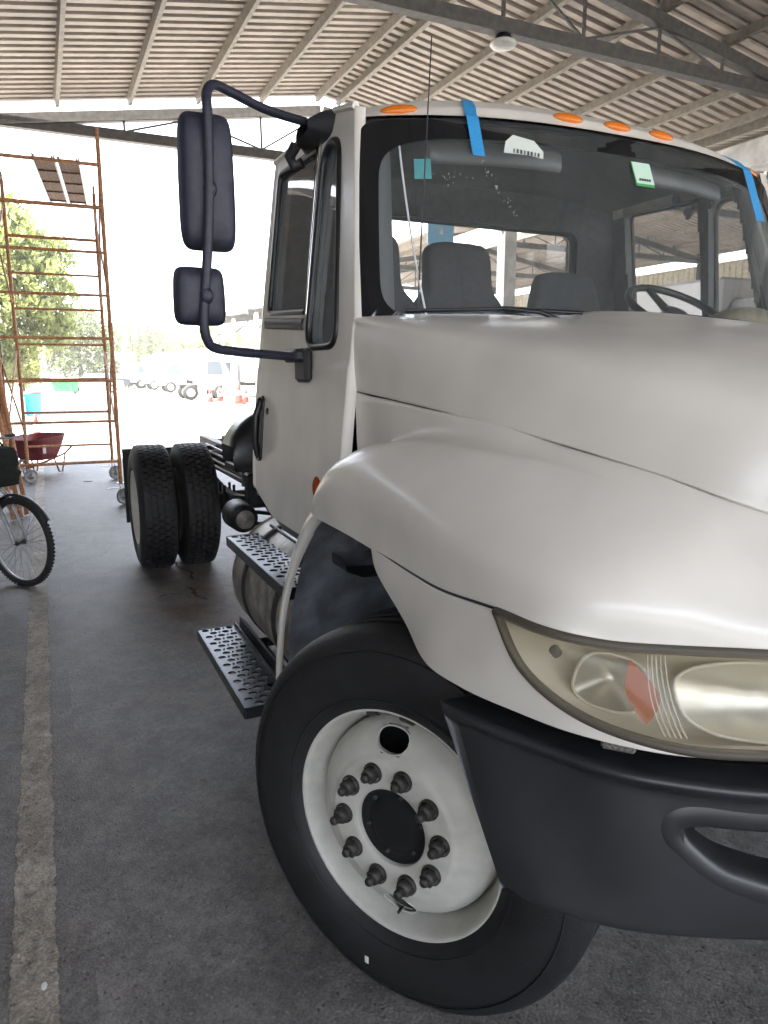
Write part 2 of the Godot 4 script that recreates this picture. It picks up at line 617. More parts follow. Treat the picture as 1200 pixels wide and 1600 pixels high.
# ---------------------------------------------------------------- sheds
func shed(label: String, x0: float, x1: float, ze: float, zs: float, truss_z: Array, px: Array, posts: bool) -> Node3D:
	var t := thing("steel_shed", label, "shed", Vector3(0, 0, 0))
	var xm := (x0 + x1) * 0.5
	var half := xm - x0
	var eave := 5.5
	var topy := func(x: float) -> float: return eave + 0.161 * (half - absf(x - xm))
	# roof sheets: trapezoid corrugation
	for side in [-1.0, 1.0]:
		var s := S()
		s.set_smooth_group(-1)
		var xe: float = xm + side * (half + 0.25)
		var xr: float = xm + side * 0.02
		var pitch := 0.2
		var z := ze
		var prof := [[0.0, 0.0], [0.1, 0.0], [0.118, 0.036], [0.182, 0.036], [0.2, 0.0]]
		while z < zs:
			for k in 4:
				var za: float = z + prof[k][0]
				var zb: float = z + prof[k + 1][0]
				var ya: float = prof[k][1]
				var yb: float = prof[k + 1][1]
				quad(s, Vector3(xe, topy.call(xe) + 0.135 + ya, za), Vector3(xr, topy.call(xr) + 0.135 + ya, za), Vector3(xr, topy.call(xr) + 0.135 + yb, zb), Vector3(xe, topy.call(xe) + 0.135 + yb, zb))
			z += pitch
		put(s, "roof_sheet", t, M.sheet)
	var rs := S()
	for side in [-1.0, 1.0]:
		quad(rs, Vector3(xm, topy.call(xm) + 0.21, ze), Vector3(xm, topy.call(xm) + 0.21, zs), Vector3(xm + side * 0.3, topy.call(xm + 0.3) + 0.185, zs), Vector3(xm + side * 0.3, topy.call(xm + 0.3) + 0.185, ze))
	put(rs, "ridge_cap", t, M.sheet)
	for x in px:
		var s := S()
		var c := Vector3(x, topy.call(x) + 0.066, (ze + zs) / 2)
		var ang := atan(0.161) * (1.0 if x < xm else -1.0)
		box(s, c + Vector3(0, 0.0, 0.1), Vector3(0.012, 0.13, zs - ze - 0.1), 0.002, Basis(Vector3.BACK, ang))
		box(s, c + Vector3(0.03, -0.059, 0.1), Vector3(0.06, 0.012, zs - ze - 0.1), 0.002, Basis(Vector3.BACK, ang))
		box(s, c + Vector3(0.03, 0.055, 0.1), Vector3(0.06, 0.01, zs - ze - 0.1), 0.002, Basis(Vector3.BACK, ang))
		put(s, "purlin", t, M.purlin)
	for z in truss_z:
		var tr := Node3D.new()
		tr.name = "truss" if not t.has_node("truss") else "truss_%03d" % truss_z.find(z)
		t.add_child(tr, true)
		var s := S()
		bar(s, Vector3(x0, 5.41, z), Vector3(x1, 5.41, z), 0.09, 0.17)
		bar(s, Vector3(x0, 5.33, z), Vector3(x1, 5.33, z), 0.14, 0.012)
		put(s, "bottom_chord", tr, M.beam)
		for side in [-1.0, 1.0]:
			s = S()
			bar(s, Vector3(xm + side * half, eave - 0.085, z), Vector3(xm + side * 0.02, topy.call(xm) - 0.085, z), 0.09, 0.17)
			bar(s, Vector3(xm + side * half, eave - 0.165, z), Vector3(xm + side * 0.02, topy.call(xm) - 0.165, z), 0.14, 0.012)
			put(s, "top_chord", tr, M.beam)
		var nodes := [half - 1.07, half - 1.87, half - 3.0, half - 4.2]
		for side in [-1.0, 1.0]:
			for k in nodes.size():
				s = S()
				var x: float = xm + side * nodes[k]
				bar(s, Vector3(x, 5.48, z), Vector3(x, topy.call(x) - 0.16, z), 0.035, 0.035)
				put(s, "web_post", tr, M.beam)
				if k > 0 and k < nodes.size():
					var xn: float = xm + side * (nodes[k + 1] if k + 1 < nodes.size() else 0.0)
					s = S()
					if k % 2 == 1:
						bar(s, Vector3(x, 5.48, z), Vector3(xn, topy.call(xn) - 0.16, z), 0.03, 0.03)
					else:
						bar(s, Vector3(x, topy.call(x) - 0.16, z), Vector3(xn, 5.48, z), 0.03, 0.03)
					put(s, "web_diagonal", tr, M.beam)
		s = S()
		bar(s, Vector3(xm, 5.48, z), Vector3(xm, topy.call(xm) - 0.16, z), 0.04, 0.04)
		put(s, "king_post", tr, M.beam)
		for x in px:
			s = S()
			box(s, Vector3(x - 0.03, topy.call(x) + 0.06, z), Vector3(0.008, 0.13, 0.06))
			put(s, "cleat", tr, M.beam)
		if posts:
			for x in [x0 + 0.1, x1 - 0.1]:
				if absf(z + 1.7) < 0.5 and x < 1.0:
					continue
				s = S()
				box(s, Vector3(x, 2.66, z), Vector3(0.16, 5.32, 0.16), 0.01)
				put(s, "post", tr, M.dark_post)
	return t

func sheds() -> void:
	var tz := [-13.5, -7.6, -1.7, 4.2, 7.4]
	shed("grey steel open shed over the truck, corrugated gable roof on tapering trusses", -0.3, 10.4, -13.4, 7.5, tz, [-0.4, 0.53, 1.62, 2.72, 3.82, 4.85, 5.25, 6.35, 7.4, 8.55, 9.65, 10.5], false)
	shed("neighbouring shed bay beyond the truck's cab, seen through its windows", 10.9, 21.6, -36.0, 7.5, [-31.2, -25.3, -19.4, -13.5, -7.6, -1.7, 4.2, 10.1], [11.1, 12.4, 13.6, 14.9, 16.1, 16.5, 17.8, 19.0, 20.2, 21.4], true)
	shed("shed bay on the near side of the parking line, beside the scaffold", -11.5, -0.8, -13.4, 7.5, tz, [-11.2, -9.7, -8.4, -7.0, -6.3, -6.0, -4.0, -2.4, -1.0], false)
	var t := thing("roof_gutter", "wide pale grey sheet gutter between the two roofs, over the cab's far corner", "gutter")
	var s := S()
	box(s, Vector3(10.66, 5.02, -4.0), Vector3(0.06, 0.42, 30.0), 0.01)
	box(s, Vector3(10.9, 4.84, -4.0), Vector3(0.46, 0.05, 30.0), 0.01)
	put(s, "trough", t, M.white_metal)
	for z in [-18.0, -14.0, -10.0, -6.0, -2.0, 2.0]:
		s = S()
		box(s, Vector3(10.625, 5.02, z), Vector3(0.012, 0.44, 0.04))
		put(s, "bracket", t, M.beam)
	t = thing("added_shade_wall", "unseen pale grey wall added past the shed bay beside the scaffold to block light", "wall", Vector3(-11.9, 0, 8.0))  # both walls added out of view to keep light off the door
	s = S()
	box(s, Vector3(0, 2.8, -9.0), Vector3(0.3, 5.6, 26.0), 0.01)
	put(s, "panel", t, M.grey_wall)
	s = S()
	box(s, Vector3(5.3, 2.8, -21.6), Vector3(10.3, 5.6, 0.3), 0.01)
	put(s, "end_panel", t, M.grey_wall)
	t = thing("added_shade_block", "unseen plain grey two-storey block added behind the viewer to dim reflections on the truck", "building", Vector3(4.0, 0, 36.0))  # added out of view to darken what headlamps and paint reflect
	s = S()
	box(s, Vector3(0, 4.25, 0), Vector3(64.0, 8.5, 6.0), 0.02)
	put(s, "wall", t, M.grey_wall)
	for fl in 2:
		for i in 14:
			s = S()
			box(s, Vector3(-26.0 + 4.0 * i, 2.2 + 3.6 * fl, -3.02), Vector3(1.8, 1.5, 0.06))
			put(s, "window", t, M.car_glass)
	# hanging lamp under the near truss
	var l := thing("ceiling_lamp", "white round high-bay lamp hanging under the near truss", "lamp", Vector3(5.06, 5.23, -7.6))
	s = S()
	lathe(s, [Vector2(0.0, -0.055), Vector2(0.07, -0.05), Vector2(0.13, -0.028), Vector2(0.155, 0.0), Vector2(0.145, 0.02), Vector2(0.0, 0.03)], Transform3D(Basis(Vector3.RIGHT, -PI / 2), Vector3.ZERO), 32)
	var lm := mk(0.8, 0.8, 0.78, 0.4)
	lm.backlight_enabled = true
	lm.backlight = Color(0.5, 0.5, 0.5)
	put(s, "diffuser", l, lm)
	s = S()
	lathe(s, [Vector2(0.0, 0.03), Vector2(0.1, 0.031), Vector2(0.085, 0.1), Vector2(0.0, 0.105)], Transform3D(Basis(Vector3.RIGHT, -PI / 2), Vector3.ZERO), 20)
	put(s, "driver_box", l, M.black)
	# dark post of the shed by the scaffold
	t = thing("steel_post", "thin dark steel post behind the scaffold's left legs", "post", Vector3(-0.62, 0, -13.5))
	s = S()
	box(s, Vector3(0, 2.66, 0), Vector3(0.11, 5.32, 0.11), 0.006)
	put(s, "shaft", t, M.dark_post)
	s = S()
	box(s, Vector3(0, 0.01, 0), Vector3(0.26, 0.02, 0.26))
	put(s, "base_plate", t, M.dark_post)
	# white post with Y braces, seen through the rear window
	t = thing("white_column", "white square column with two raised braces, seen through the truck's rear window", "column", Vector3(9.2, 0, -13.45))
	s = S()
	box(s, Vector3(0, 2.6, 0), Vector3(0.3, 5.2, 0.3), 0.01)
	put(s, "shaft", t, M.white_metal)
	for sd in [-1.0, 1.0]:
		s = S()
		bar(s, Vector3(sd * 0.1, 4.45, 0.0), Vector3(sd * 0.75, 5.2, 0.0), 0.14, 0.14)
		put(s, "brace", t, M.white_metal)
	# cladding that hangs along the far side of the neighbouring bay
	t = thing("wall_cladding", "cream ribbed sheet cladding hung high along the neighbouring bay", "wall", Vector3(21.75, 0, 0))
	s = S()
	s.set_smooth_group(-1)
	var z := -36.0
	while z < 6.0:
		for k in [[0.0, 0.0, 0.14, 0.0], [0.14, 0.0, 0.16, 0.03], [0.16, 0.03, 0.23, 0.03], [0.23, 0.03, 0.25, 0.0]]:
			quad(s, Vector3(k[1], 3.0, z + k[0]), Vector3(k[3], 3.0, z + k[2]), Vector3(k[3], 5.3, z + k[2]), Vector3(k[1], 5.3, z + k[0]))
		z += 0.25
	put(s, "ribbed_sheet", t, M.clad)
	s = S()
	box(s, Vector3(-0.06, 4.35, -15), Vector3(0.06, 0.3, 42), 0.01)
	put(s, "rail", t, M.beam)
	t = thing("blue_sign", "small blue sign hung under the roof, seen through the truck's rear window", "sign", Vector3(7.55, 4.42, -13.4))
	s = S()
	box(s, Vector3.ZERO, Vector3(0.6, 0.66, 0.03))
	put(s, "panel", t, M.sign_blue)
	s = S()
	box(s, Vector3(0, 0.1, 0.018), Vector3(0.3, 0.05, 0.004))
	box(s, Vector3(0, -0.05, 0.018), Vector3(0.08, 0.14, 0.004))
	put(s, "white_mark", t, M.white_metal)
	for sd in [-0.25, 0.25]:
		s = S()
		tube(s, [Vector3(sd, 0.33, 0), Vector3(sd, 0.95, 0)], 0.012, 6)
		put(s, "hanger", t, M.beam)

# ---------------------------------------------------------------- the truck
func side_x(y: float) -> float:   # tumblehome of the cab side, passenger side
	var k := [0.835, 0.8, 0.8, 0.812, 0.832, 0.852, 0.875, 0.9, 0.925, 0.96]
	return cr(k, clampf((y - 0.75) / 0.2, 0.0, 9.0)) + 0.005 * smoothstep(1.585, 1.61, y)

func front_z(y: float) -> float:
	return -2.035 - 0.7 * maxf(0.0, 1.24 - y) if y < 1.72 else -2.02 - 0.27 * (y - 1.72)

func screen(u: float, y: float) -> Vector3:   # windscreen surface, u from -1 to 1
	var half := XC - side_x(y) - 0.012
	var k := (y - 1.62) / 0.76
	return Vector3(XC + u * half, y - 0.03 * k * pow(absf(u), 3.0), front_z(y) + lerpf(0.2, 0.13, k) * (1.0 - pow(absf(u), 2.4)))

func roof_at(u: float, k: float) -> Vector3:   # k 0 at the windscreen top, 1 at the rear edge
	var ks := [0.0, 0.05, 0.12, 0.3, 0.6, 0.9, 0.97, 1.0]
	var hs := [0.0, 0.04, 0.068, 0.085, 0.088, 0.075, 0.05, 0.0]
	var i := 0
	while i < 6 and k > ks[i + 1]:
		i += 1
	var f: float = (k - ks[i]) / (ks[i + 1] - ks[i])
	var h: float = lerpf(hs[i], hs[i + 1], f * f * (3 - 2 * f) if i == 0 or i > 4 else f)
	var f0 := screen(u, 2.375)
	var rise := 0.045 * clampf(k * 4.0, 0, 1)
	var z := lerpf(f0.z, -3.1, k)
	var round_side := 1.0 - pow(absf(u), 3.4)
	return Vector3(XC + u * (XC - side_x(2.375) - 0.012 - 0.03 * clampf(k * 4.0, 0, 1)), lerpf(f0.y, 2.375, clampf(k * 8.0, 0, 1)) + rise + h * round_side, z)

func mir(p: Vector3) -> Vector3:
	return Vector3(2.0 * XC - p.x, p.y, p.z)

func mirror_grid(g: Array) -> Array:
	var o := []
	for r in g:
		var l := []
		for p in r:
			l.append(mir(p))
		o.append(l)
	return o

func body_seams(k: float) -> Array:   # lower edge of the nose panel, and the seam over it
	var L := [Vector3(.682, 1.163, -1.53), Vector3(.68, 1.11, -1.49), Vector3(.672, 1.045, -1.33), Vector3(.657, 1.0, -1.205), Vector3(.662, 1.0, -1.07), Vector3(.694, 1.0, -.955), Vector3(.742, 1.0, -.837), Vector3(.83, 1.0, -.727), Vector3(.952, 1.0, -.655), Vector3(1.12, 1.0, -.58), Vector3(1.25, 1.0, -.535), Vector3(1.38, 1.0, -.5)]
	var U := [Vector3(.682, 1.164, -1.53), Vector3(.68, 1.163, -1.45), Vector3(.677, 1.158, -1.30), Vector3(.677, 1.157, -1.175), Vector3(.69, 1.168, -1.01), Vector3(.712, 1.165, -.895), Vector3(.78, 1.155, -.826), Vector3(.867, 1.15, -.776), Vector3(1.0, 1.145, -.705), Vector3(1.17, 1.13, -.63), Vector3(1.28, 1.12, -.59), Vector3(1.40, 1.11, -.56)]
	return [cr(L, k), cr(U, k)]

func nose(k: float, v: float, out := 0.0) -> Vector3:
	var s := body_seams(k)
	var p: Vector3 = s[0].lerp(s[1], v)
	var s2 := body_seams(minf(k + 0.05, 11.0))
	var s1 := body_seams(maxf(k - 0.05, 0.0))
	var t: Vector3 = s2[0].lerp(s2[1], v) - s1[0].lerp(s1[1], v)
	var n := t.cross(s[1] - s[0]).normalized()
	if n.x > 0.3:
		n = -n
	return p + n * (out + 0.007 * sin(PI * v) * clampf(k / 3.0, 0, 1))

func lamp_low(k: float) -> float:   # lower outline of the headlamp as a share of the nose panel's height
	return cr([1.0, 0.5, 0.2, 0.07, 0.035, 0.05, 0.3], clampf(k - 4.0, 0.0, 6.0))

func truck() -> void:
	var t := thing("truck", "white conventional cab-and-chassis truck parked under the shed, front wheel steered, no body on its frame", "truck")
	truck_nose(t)
	truck_cab(t)
	truck_inside(t)
	truck_mirror(t)
	truck_wheels(t)
	truck_chassis(t)

func relax(g: Array, n: int) -> Array:   # fairs a skin, its four edges held
	for it in n:
		var o := []
		for i in g.size():
			var r: Array = g[i].duplicate()
			if i > 0 and i < g.size() - 1:
				for j in range(1, r.size() - 1):
					r[j] = g[i][j] * 0.4 + (g[i - 1][j] + g[i + 1][j]) * 0.2 + (g[i][j - 1] + g[i][j + 1]) * 0.1
			o.append(r)
		g = o
	return g

func truck_nose(t: Node3D) -> void:
	# fender: lower seam, shoulder, crown, valley, bonnet seam at each station from rear to front
	var F := [
		[Vector3(.70, 1.155, -2.0), Vector3(.70, 1.172, -2.003), Vector3(.74, 1.187, -2.006), Vector3(.845, 1.195, -2.01), Vector3(.862, 1.517, -2.045)],
		[Vector3(.69, 1.16, -1.965), Vector3(.69, 1.235, -1.95), Vector3(.735, 1.295, -1.935), Vector3(.848, 1.305, -1.93), Vector3(.866, 1.507, -1.95)],
		[Vector3(.685, 1.163, -1.85), Vector3(.683, 1.29, -1.82), Vector3(.745, 1.368, -1.79), Vector3(.853, 1.38, -1.78), Vector3(.872, 1.498, -1.8)],
		[Vector3(.68, 1.165, -1.62), Vector3(.685, 1.318, -1.60), Vector3(.762, 1.406, -1.60), Vector3(.868, 1.42, -1.58), Vector3(.885, 1.483, -1.62)],
		[Vector3(.677, 1.158, -1.36), Vector3(.69, 1.31, -1.33), Vector3(.81, 1.402, -1.30), Vector3(.885, 1.417, -1.3), Vector3(.908, 1.465, -1.38)],
		[Vector3(.677, 1.157, -1.175), Vector3(.70, 1.29, -1.13), Vector3(.864, 1.388, -1.108), Vector3(.92, 1.405, -1.12), Vector3(.952, 1.43, -1.18)],
		[Vector3(.69, 1.168, -1.01), Vector3(.735, 1.272, -.96), Vector3(.912, 1.355, -.95), Vector3(.965, 1.372, -.96), Vector3(1.0, 1.398, -1.0)],
		[Vector3(.712, 1.165, -.895), Vector3(.78, 1.245, -.85), Vector3(.955, 1.315, -.845), Vector3(1.01, 1.335, -.86), Vector3(1.046, 1.37, -.90)],
		[Vector3(.78, 1.155, -.826), Vector3(.85, 1.217, -.79), Vector3(.998, 1.275, -.79), Vector3(1.05, 1.302, -.81), Vector3(1.092, 1.345, -.825)],
		[Vector3(.867, 1.15, -.776), Vector3(.935, 1.195, -.748), Vector3(1.045, 1.24, -.748), Vector3(1.11, 1.27, -.75), Vector3(1.165, 1.315, -.75)],
		[Vector3(1.0, 1.145, -.705), Vector3(1.05, 1.175, -.692), Vector3(1.14, 1.207, -.69), Vector3(1.21, 1.24, -.69), Vector3(1.265, 1.28, -.682)],
		[Vector3(1.17, 1.13, -.63), Vector3(1.205, 1.15, -.624), Vector3(1.26, 1.175, -.622), Vector3(1.32, 1.205, -.62), Vector3(1.385, 1.25, -.612)],
		[Vector3(1.33, 1.12, -.575), Vector3(1.35, 1.135, -.573), Vector3(1.39, 1.155, -.572), Vector3(1.44, 1.18, -.57), Vector3(1.49, 1.22, -.568)]]
	var H := [
		[Vector3(.862, 1.521, -2.045), Vector3(.855, 1.61, -2.04), Vector3(.858, 1.708, -2.035), Vector3(.892, 1.741, -2.02), Vector3(1.25, 1.752, -1.95), Vector3(1.5, 1.752, -1.90), Vector3(1.64, 1.77, -1.88), Vector3(1.85, 1.775, -1.87)],
		[Vector3(.886, 1.487, -1.62), Vector3(.893, 1.555, -1.61), Vector3(.915, 1.63, -1.59), Vector3(.985, 1.678, -1.56), Vector3(1.28, 1.70, -1.52), Vector3(1.5, 1.703, -1.5), Vector3(1.62, 1.714, -1.5), Vector3(1.85, 1.718, -1.48)],
		[Vector3(.942, 1.440, -1.22), Vector3(.952, 1.495, -1.21), Vector3(.98, 1.57, -1.19), Vector3(1.05, 1.615, -1.17), Vector3(1.3, 1.645, -1.12), Vector3(1.48, 1.65, -1.1), Vector3(1.6, 1.66, -1.1), Vector3(1.85, 1.664, -1.08)],
		[Vector3(1.022, 1.388, -.955), Vector3(1.035, 1.435, -.95), Vector3(1.07, 1.508, -.935), Vector3(1.14, 1.55, -.915), Vector3(1.36, 1.585, -.87), Vector3(1.5, 1.592, -.86), Vector3(1.6, 1.60, -.85), Vector3(1.85, 1.605, -.83)],
		[Vector3(1.097, 1.344, -.82), Vector3(1.112, 1.385, -.813), Vector3(1.155, 1.462, -.80), Vector3(1.23, 1.50, -.785), Vector3(1.42, 1.533, -.74), Vector3(1.53, 1.54, -.73), Vector3(1.61, 1.548, -.72), Vector3(1.85, 1.555, -.70)],
		[Vector3(1.267, 1.283, -.678), Vector3(1.28, 1.317, -.672), Vector3(1.30, 1.38, -.665), Vector3(1.36, 1.42, -.655), Vector3(1.5, 1.445, -.62), Vector3(1.58, 1.45, -.61), Vector3(1.64, 1.455, -.60), Vector3(1.85, 1.46, -.585)],
		[Vector3(1.42, 1.235, -.6), Vector3(1.43, 1.255, -.595), Vector3(1.445, 1.285, -.59), Vector3(1.47, 1.305, -.58), Vector3(1.57, 1.325, -.555), Vector3(1.63, 1.33, -.55), Vector3(1.67, 1.332, -.545), Vector3(1.85, 1.335, -.535)]]
	var fg := relax(dense(F, 96, 44), 14)
	var hg := relax(dense(H, 72, 60), 10)
	# the seam: both panels dip into a dark joint
	for r in hg.size():
		var p: Vector3 = hg[r][0]
		hg[r].push_front(p + Vector3(0.012, -0.001, 0.0))
	for r in fg.size():
		var p: Vector3 = fg[r][44]
		fg[r].append(p + Vector3(0.012, 0.0, 0.0))
	for sd in [0, 1]:
		var side := "passenger" if sd == 0 else "driver"
		var s := S()
		grid(s, fg if sd == 0 else mirror_grid(fg))
		var fender := put(s, "front_fender", t, M.paint)
		# rolled rear edge of the fender and the rear return panel down to the step
		s = S()
		var lip := [Vector3(.698, 1.158, -1.985), Vector3(.69, 1.08, -2.075), Vector3(.684, .92, -2.205), Vector3(.678, .75, -2.295), Vector3(.675, .56, -2.345), Vector3(.675, .42, -2.37)]
		var lc := curve(lip, 30)
		var lg := []
		for i in 31:
			var p: Vector3 = lc[i]
			var w := lerpf(0.07, 0.02, float(i) / 30)
			var wi := lerpf(0.034, 0.012, minf(1.0, i / 12.0))
			lg.append([p + Vector3(wi + 0.01, -0.012, 0.0), p + Vector3(wi, -0.004, 0.01), p + Vector3(0.004, 0, 0.01), p, p + Vector3(0.004, 0.006, -0.012), p + Vector3(0.012, 0.01, -0.04)])
		grid(s, lg if sd == 0 else mirror_grid(lg))
		put(s, "fender_return", fender, M.paint)
		s = S()
		var mp := Vector3(.70, 1.245, -1.958)
		ellipsoid(s, mp if sd == 0 else mir(mp), Vector3(0.012, 0.034, 0.016))
		put(s, "side_marker", fender, M.red_lens)
		# panel below the seam, down to the wheel arch, cut out for the headlamp
		s = S()
		var pg := []
		for i in 121:
			var k := 10.4 * i / 120.0
			var top := lamp_low(k) if k > 4.0 else 1.0
			var row := [nose(k, 0.0) + Vector3(0.03, 0.0, -0.03), nose(k, 0.0)]
			for j in 21:
				row.append(nose(k, 0.012 + (top - 0.024) * (j / 20.0)))
			row.append(nose(k, top, -0.015) if k > 4.0 else nose(k, top) + Vector3(0.014, 0, 0))
			pg.append(row)
		grid(s, pg if sd == 0 else mirror_grid(pg))
		put(s, "nose_panel", t, M.paint)
		s = S()
		var sl := []
		for i in 41:
			var p := nose(0.2 + 3.85 * i / 40.0, 1.0) + Vector3(0.0, 0.0015, 0.0)
			sl.append(p if sd == 0 else mir(p))
		tube(s, sl, 0.0028, 6)
		put(s, "seam_line", t, M.black)
		# headlamp
		var hl := Node3D.new()
		hl.name = "headlight" if sd == 0 else "headlight_001"
		t.add_child(hl)
		hl.set_meta("label", "yellowed wide %s headlight with amber reflector" % side)
		var outer := []
		for i in 61:
			outer.append(nose(4.02 + 6.3 * i / 60.0, lamp_low(4.02 + 6.3 * i / 60.0), 0.0))
		var upper := []
		for i in 61:
			upper.append(nose(4.02 + 6.3 * (60 - i) / 60.0, 0.985, 0.0))
		var loop := outer + upper
		if sd == 1:
			var q := []
			for p in loop: q.append(mir(p))
			loop = q
		s = S()
		tube(s, loop, 0.0085, 8, true)
		put(s, "gasket", hl, M.olive_dark)
		var g := []
		var gi := []
		for i in 61:
			var k := 4.04 + 6.2 * i / 60.0
			var row := []
			var rowi := []
			for j in 21:
				var f := j / 20.0
				var lo := lamp_low(k)
				var v := lerpf(lo, 0.985, f)
				var edge := minf(1.0, minf(f, 1.0 - f) * 6.0) * minf(1.0, minf(i, 60 - i) / 5.0)
				row.append(nose(k, v, 0.003 + 0.012 * sqrt(edge)))
				rowi.append(nose(k, v, -0.012 - 0.1 * edge))
			g.append(row)
			gi.append(rowi)
		s = S()
		grid(s, g if sd == 0 else mirror_grid(g))
		put(s, "lens", hl, M.lens)
		s = S()
		grid(s, gi if sd == 0 else mirror_grid(gi))
		put(s, "housing", hl, M.lamp_housing)
		# reflector bowls, amber side piece, fine ribs, bulb
		var rf := func(k: float, v: float, out: float) -> Vector3:
			var p := nose(k, v, out)
			return p if sd == 0 else mir(p)
		var rg := []
		for bowl in [["main_reflector", 8.62, 1.5, .52, .40, -.105, -.045, 0.45], ["turn_reflector", 6.2, .56, .55, .29, -.095, -.045, -0.5]]:
			s = S()
			rg = []
			var edge := []
			for i in 15:
				var row := []
				for j in 49:
					var a := TAU * (j % 48) / 48
					var d := i / 14.0
					var ux := signf(cos(a)) * pow(absf(cos(a)), .75)
					var uy := signf(sin(a)) * pow(absf(sin(a)), .75)
					var q: Vector3 = rf.call(bowl[1] + bowl[2] * d * (ux - bowl[7] * 0.22 * uy), bowl[3] + bowl[4] * d * uy, lerpf(bowl[5], bowl[6], d * d) + (0.003 * cos(ux * d * 22.0) * (1.0 - d * d) if bowl[0] == "main_reflector" else 0.0))
					row.append(q)
					if i == 14 and j < 48: edge.append(q)
				rg.append(row)
			grid(s, rg)
			var bo := put(s, bowl[0], hl, M.bowl)
			s = S()
			tube(s, edge, 0.0035, 6, true)
			put(s, "bowl_rim", bo, M.lamp_trim)
		s = S()
		rg = []
		for i in 13:
			var row := []
			for j in 13:
				var b := j / 12.0
				var w := sin(PI * b)
				row.append(rf.call(6.42 + 0.30 * (1.0 - b) + 0.42 * w * (i / 12.0 - 0.35), lerpf(0.24, 0.86, b), -0.006))
			rg.append(row)
		grid(s, rg)
		put(s, "amber_reflector", hl, M.red_lens)
		for r in 5:
			s = S()
			var rib := []
			for j in 15:
				var b := j / 14.0
				rib.append(rf.call(6.68 + 0.06 * r + 0.25 * (1.0 - b) * (1.0 - b), lerpf(0.16, 0.92, b), -0.007))
			tube(s, rib, 0.0014, 6)
			put(s, "rib", hl, M.lamp_trim)
		s = S()
		tube(s, [rf.call(5.2, 0.78, -0.02), rf.call(5.32, 0.76, -0.012)], 0.009, 8)
		put(s, "screw", hl, M.plastic)
		s = S()
		ellipsoid(s, rf.call(8.6, 0.55, -0.07), Vector3(0.016, 0.016, 0.016))
		put(s, "bulb", hl, M.glass)
		# inner wheel housing
		s = S()
		var arch := [Vector3(0, .36, -2.38), Vector3(0, .6, -2.335), Vector3(0, .78, -2.27), Vector3(0, .95, -2.17), Vector3(0, 1.09, -2.04), Vector3(0, 1.165, -1.9), Vector3(0, 1.2, -1.7), Vector3(0, 1.19, -1.5), Vector3(0, 1.14, -1.3), Vector3(0, 1.07, -1.16), Vector3(0, 1.03, -1.1)]
		var ac := curve(arch, 44)
		var ag := []
		for i in 45:
			var row := []
			for j in 11:
				var f := j / 10.0
				var p: Vector3 = ac[i]
				var dip := 0.0
				if i > 14 and i < 22:
					dip = 0.02 * (1.0 if f > 0.3 and f < 0.6 else 0.0)
				row.append(Vector3(0.722 + 0.62 * f, p.y - dip + 0.01 * sin(f * 9.0), p.z + 0.03 * f - 0.012))
			ag.append(row)
		grid(s, ag if sd == 0 else mirror_grid(ag))
		put(s, "wheel_housing", t, M.liner)
		s = S()
		var inner := []
		for i in 45:
			var p: Vector3 = ac[i]
			inner.append([Vector3(1.32, p.y, p.z + 0.03), Vector3(1.32, lerpf(p.y, 0.75, 0.6), lerpf(p.z, -1.6, 0.6)), Vector3(1.3, 0.7, -1.6)])
		grid(s, inner if sd == 0 else mirror_grid(inner))
		put(s, "housing_wall", t, M.liner)
	# bonnet
	for sd in [0, 1]:
		var s := S()
		grid(s, hg if sd == 0 else mirror_grid(hg))
		put(s, "bonnet", t, M.paint)
	# dark structure inside the seams and under the bonnet's rear edge
	var s := S()
	box(s, Vector3(XC, 1.44, -2.2), Vector3(1.9, 0.47, 0.24), 0.05)
	put(s, "cowl_box", t, M.black)
	s = S()
	var sg := []
	for r in hg:
		var p: Vector3 = r[1]
		sg.append([p + Vector3(0.016, 0.03, 0), p + Vector3(0.016, -0.035, 0)])
	grid(s, sg)
	grid(s, mirror_grid(sg))
	put(s, "seam_strip", t, M.black)
	# grille between the headlamps
	s = S()
	box(s, Vector3(XC, 1.15, -.64), Vector3(1.2, 0.36, 0.05), 0.02)
	put(s, "grille_back", t, M.black)
	for i in 8:
		s = S()
		box(s, Vector3(XC, 1.0 + 0.04 * i, -.575), Vector3(0.98, 0.014, 0.03), 0.004)
		put(s, "grille_bar", t, M.chrome)
	# bumper
	var plan_top := [Vector3(.677, .92, -1.175), Vector3(.69, .92, -1.125), Vector3(.714, .92, -1.06), Vector3(.762, .92, -.95), Vector3(.814, .92, -.845), Vector3(.882, .92, -.768), Vector3(.992, .92, -.68), Vector3(1.15, .92, -.60), Vector3(1.4, .92, -.525), Vector3(1.85, .92, -.48)]
	var plan_low := [Vector3(.708, .62, -.985), Vector3(.722, .617, -.945), Vector3(.748, .62, -.892), Vector3(.798, .62, -.835), Vector3(.85, .62, -.79), Vector3(.91, .62, -.75), Vector3(1.04, .62, -.678), Vector3(1.18, .62, -.615), Vector3(1.42, .62, -.54), Vector3(1.85, .62, -.495)]
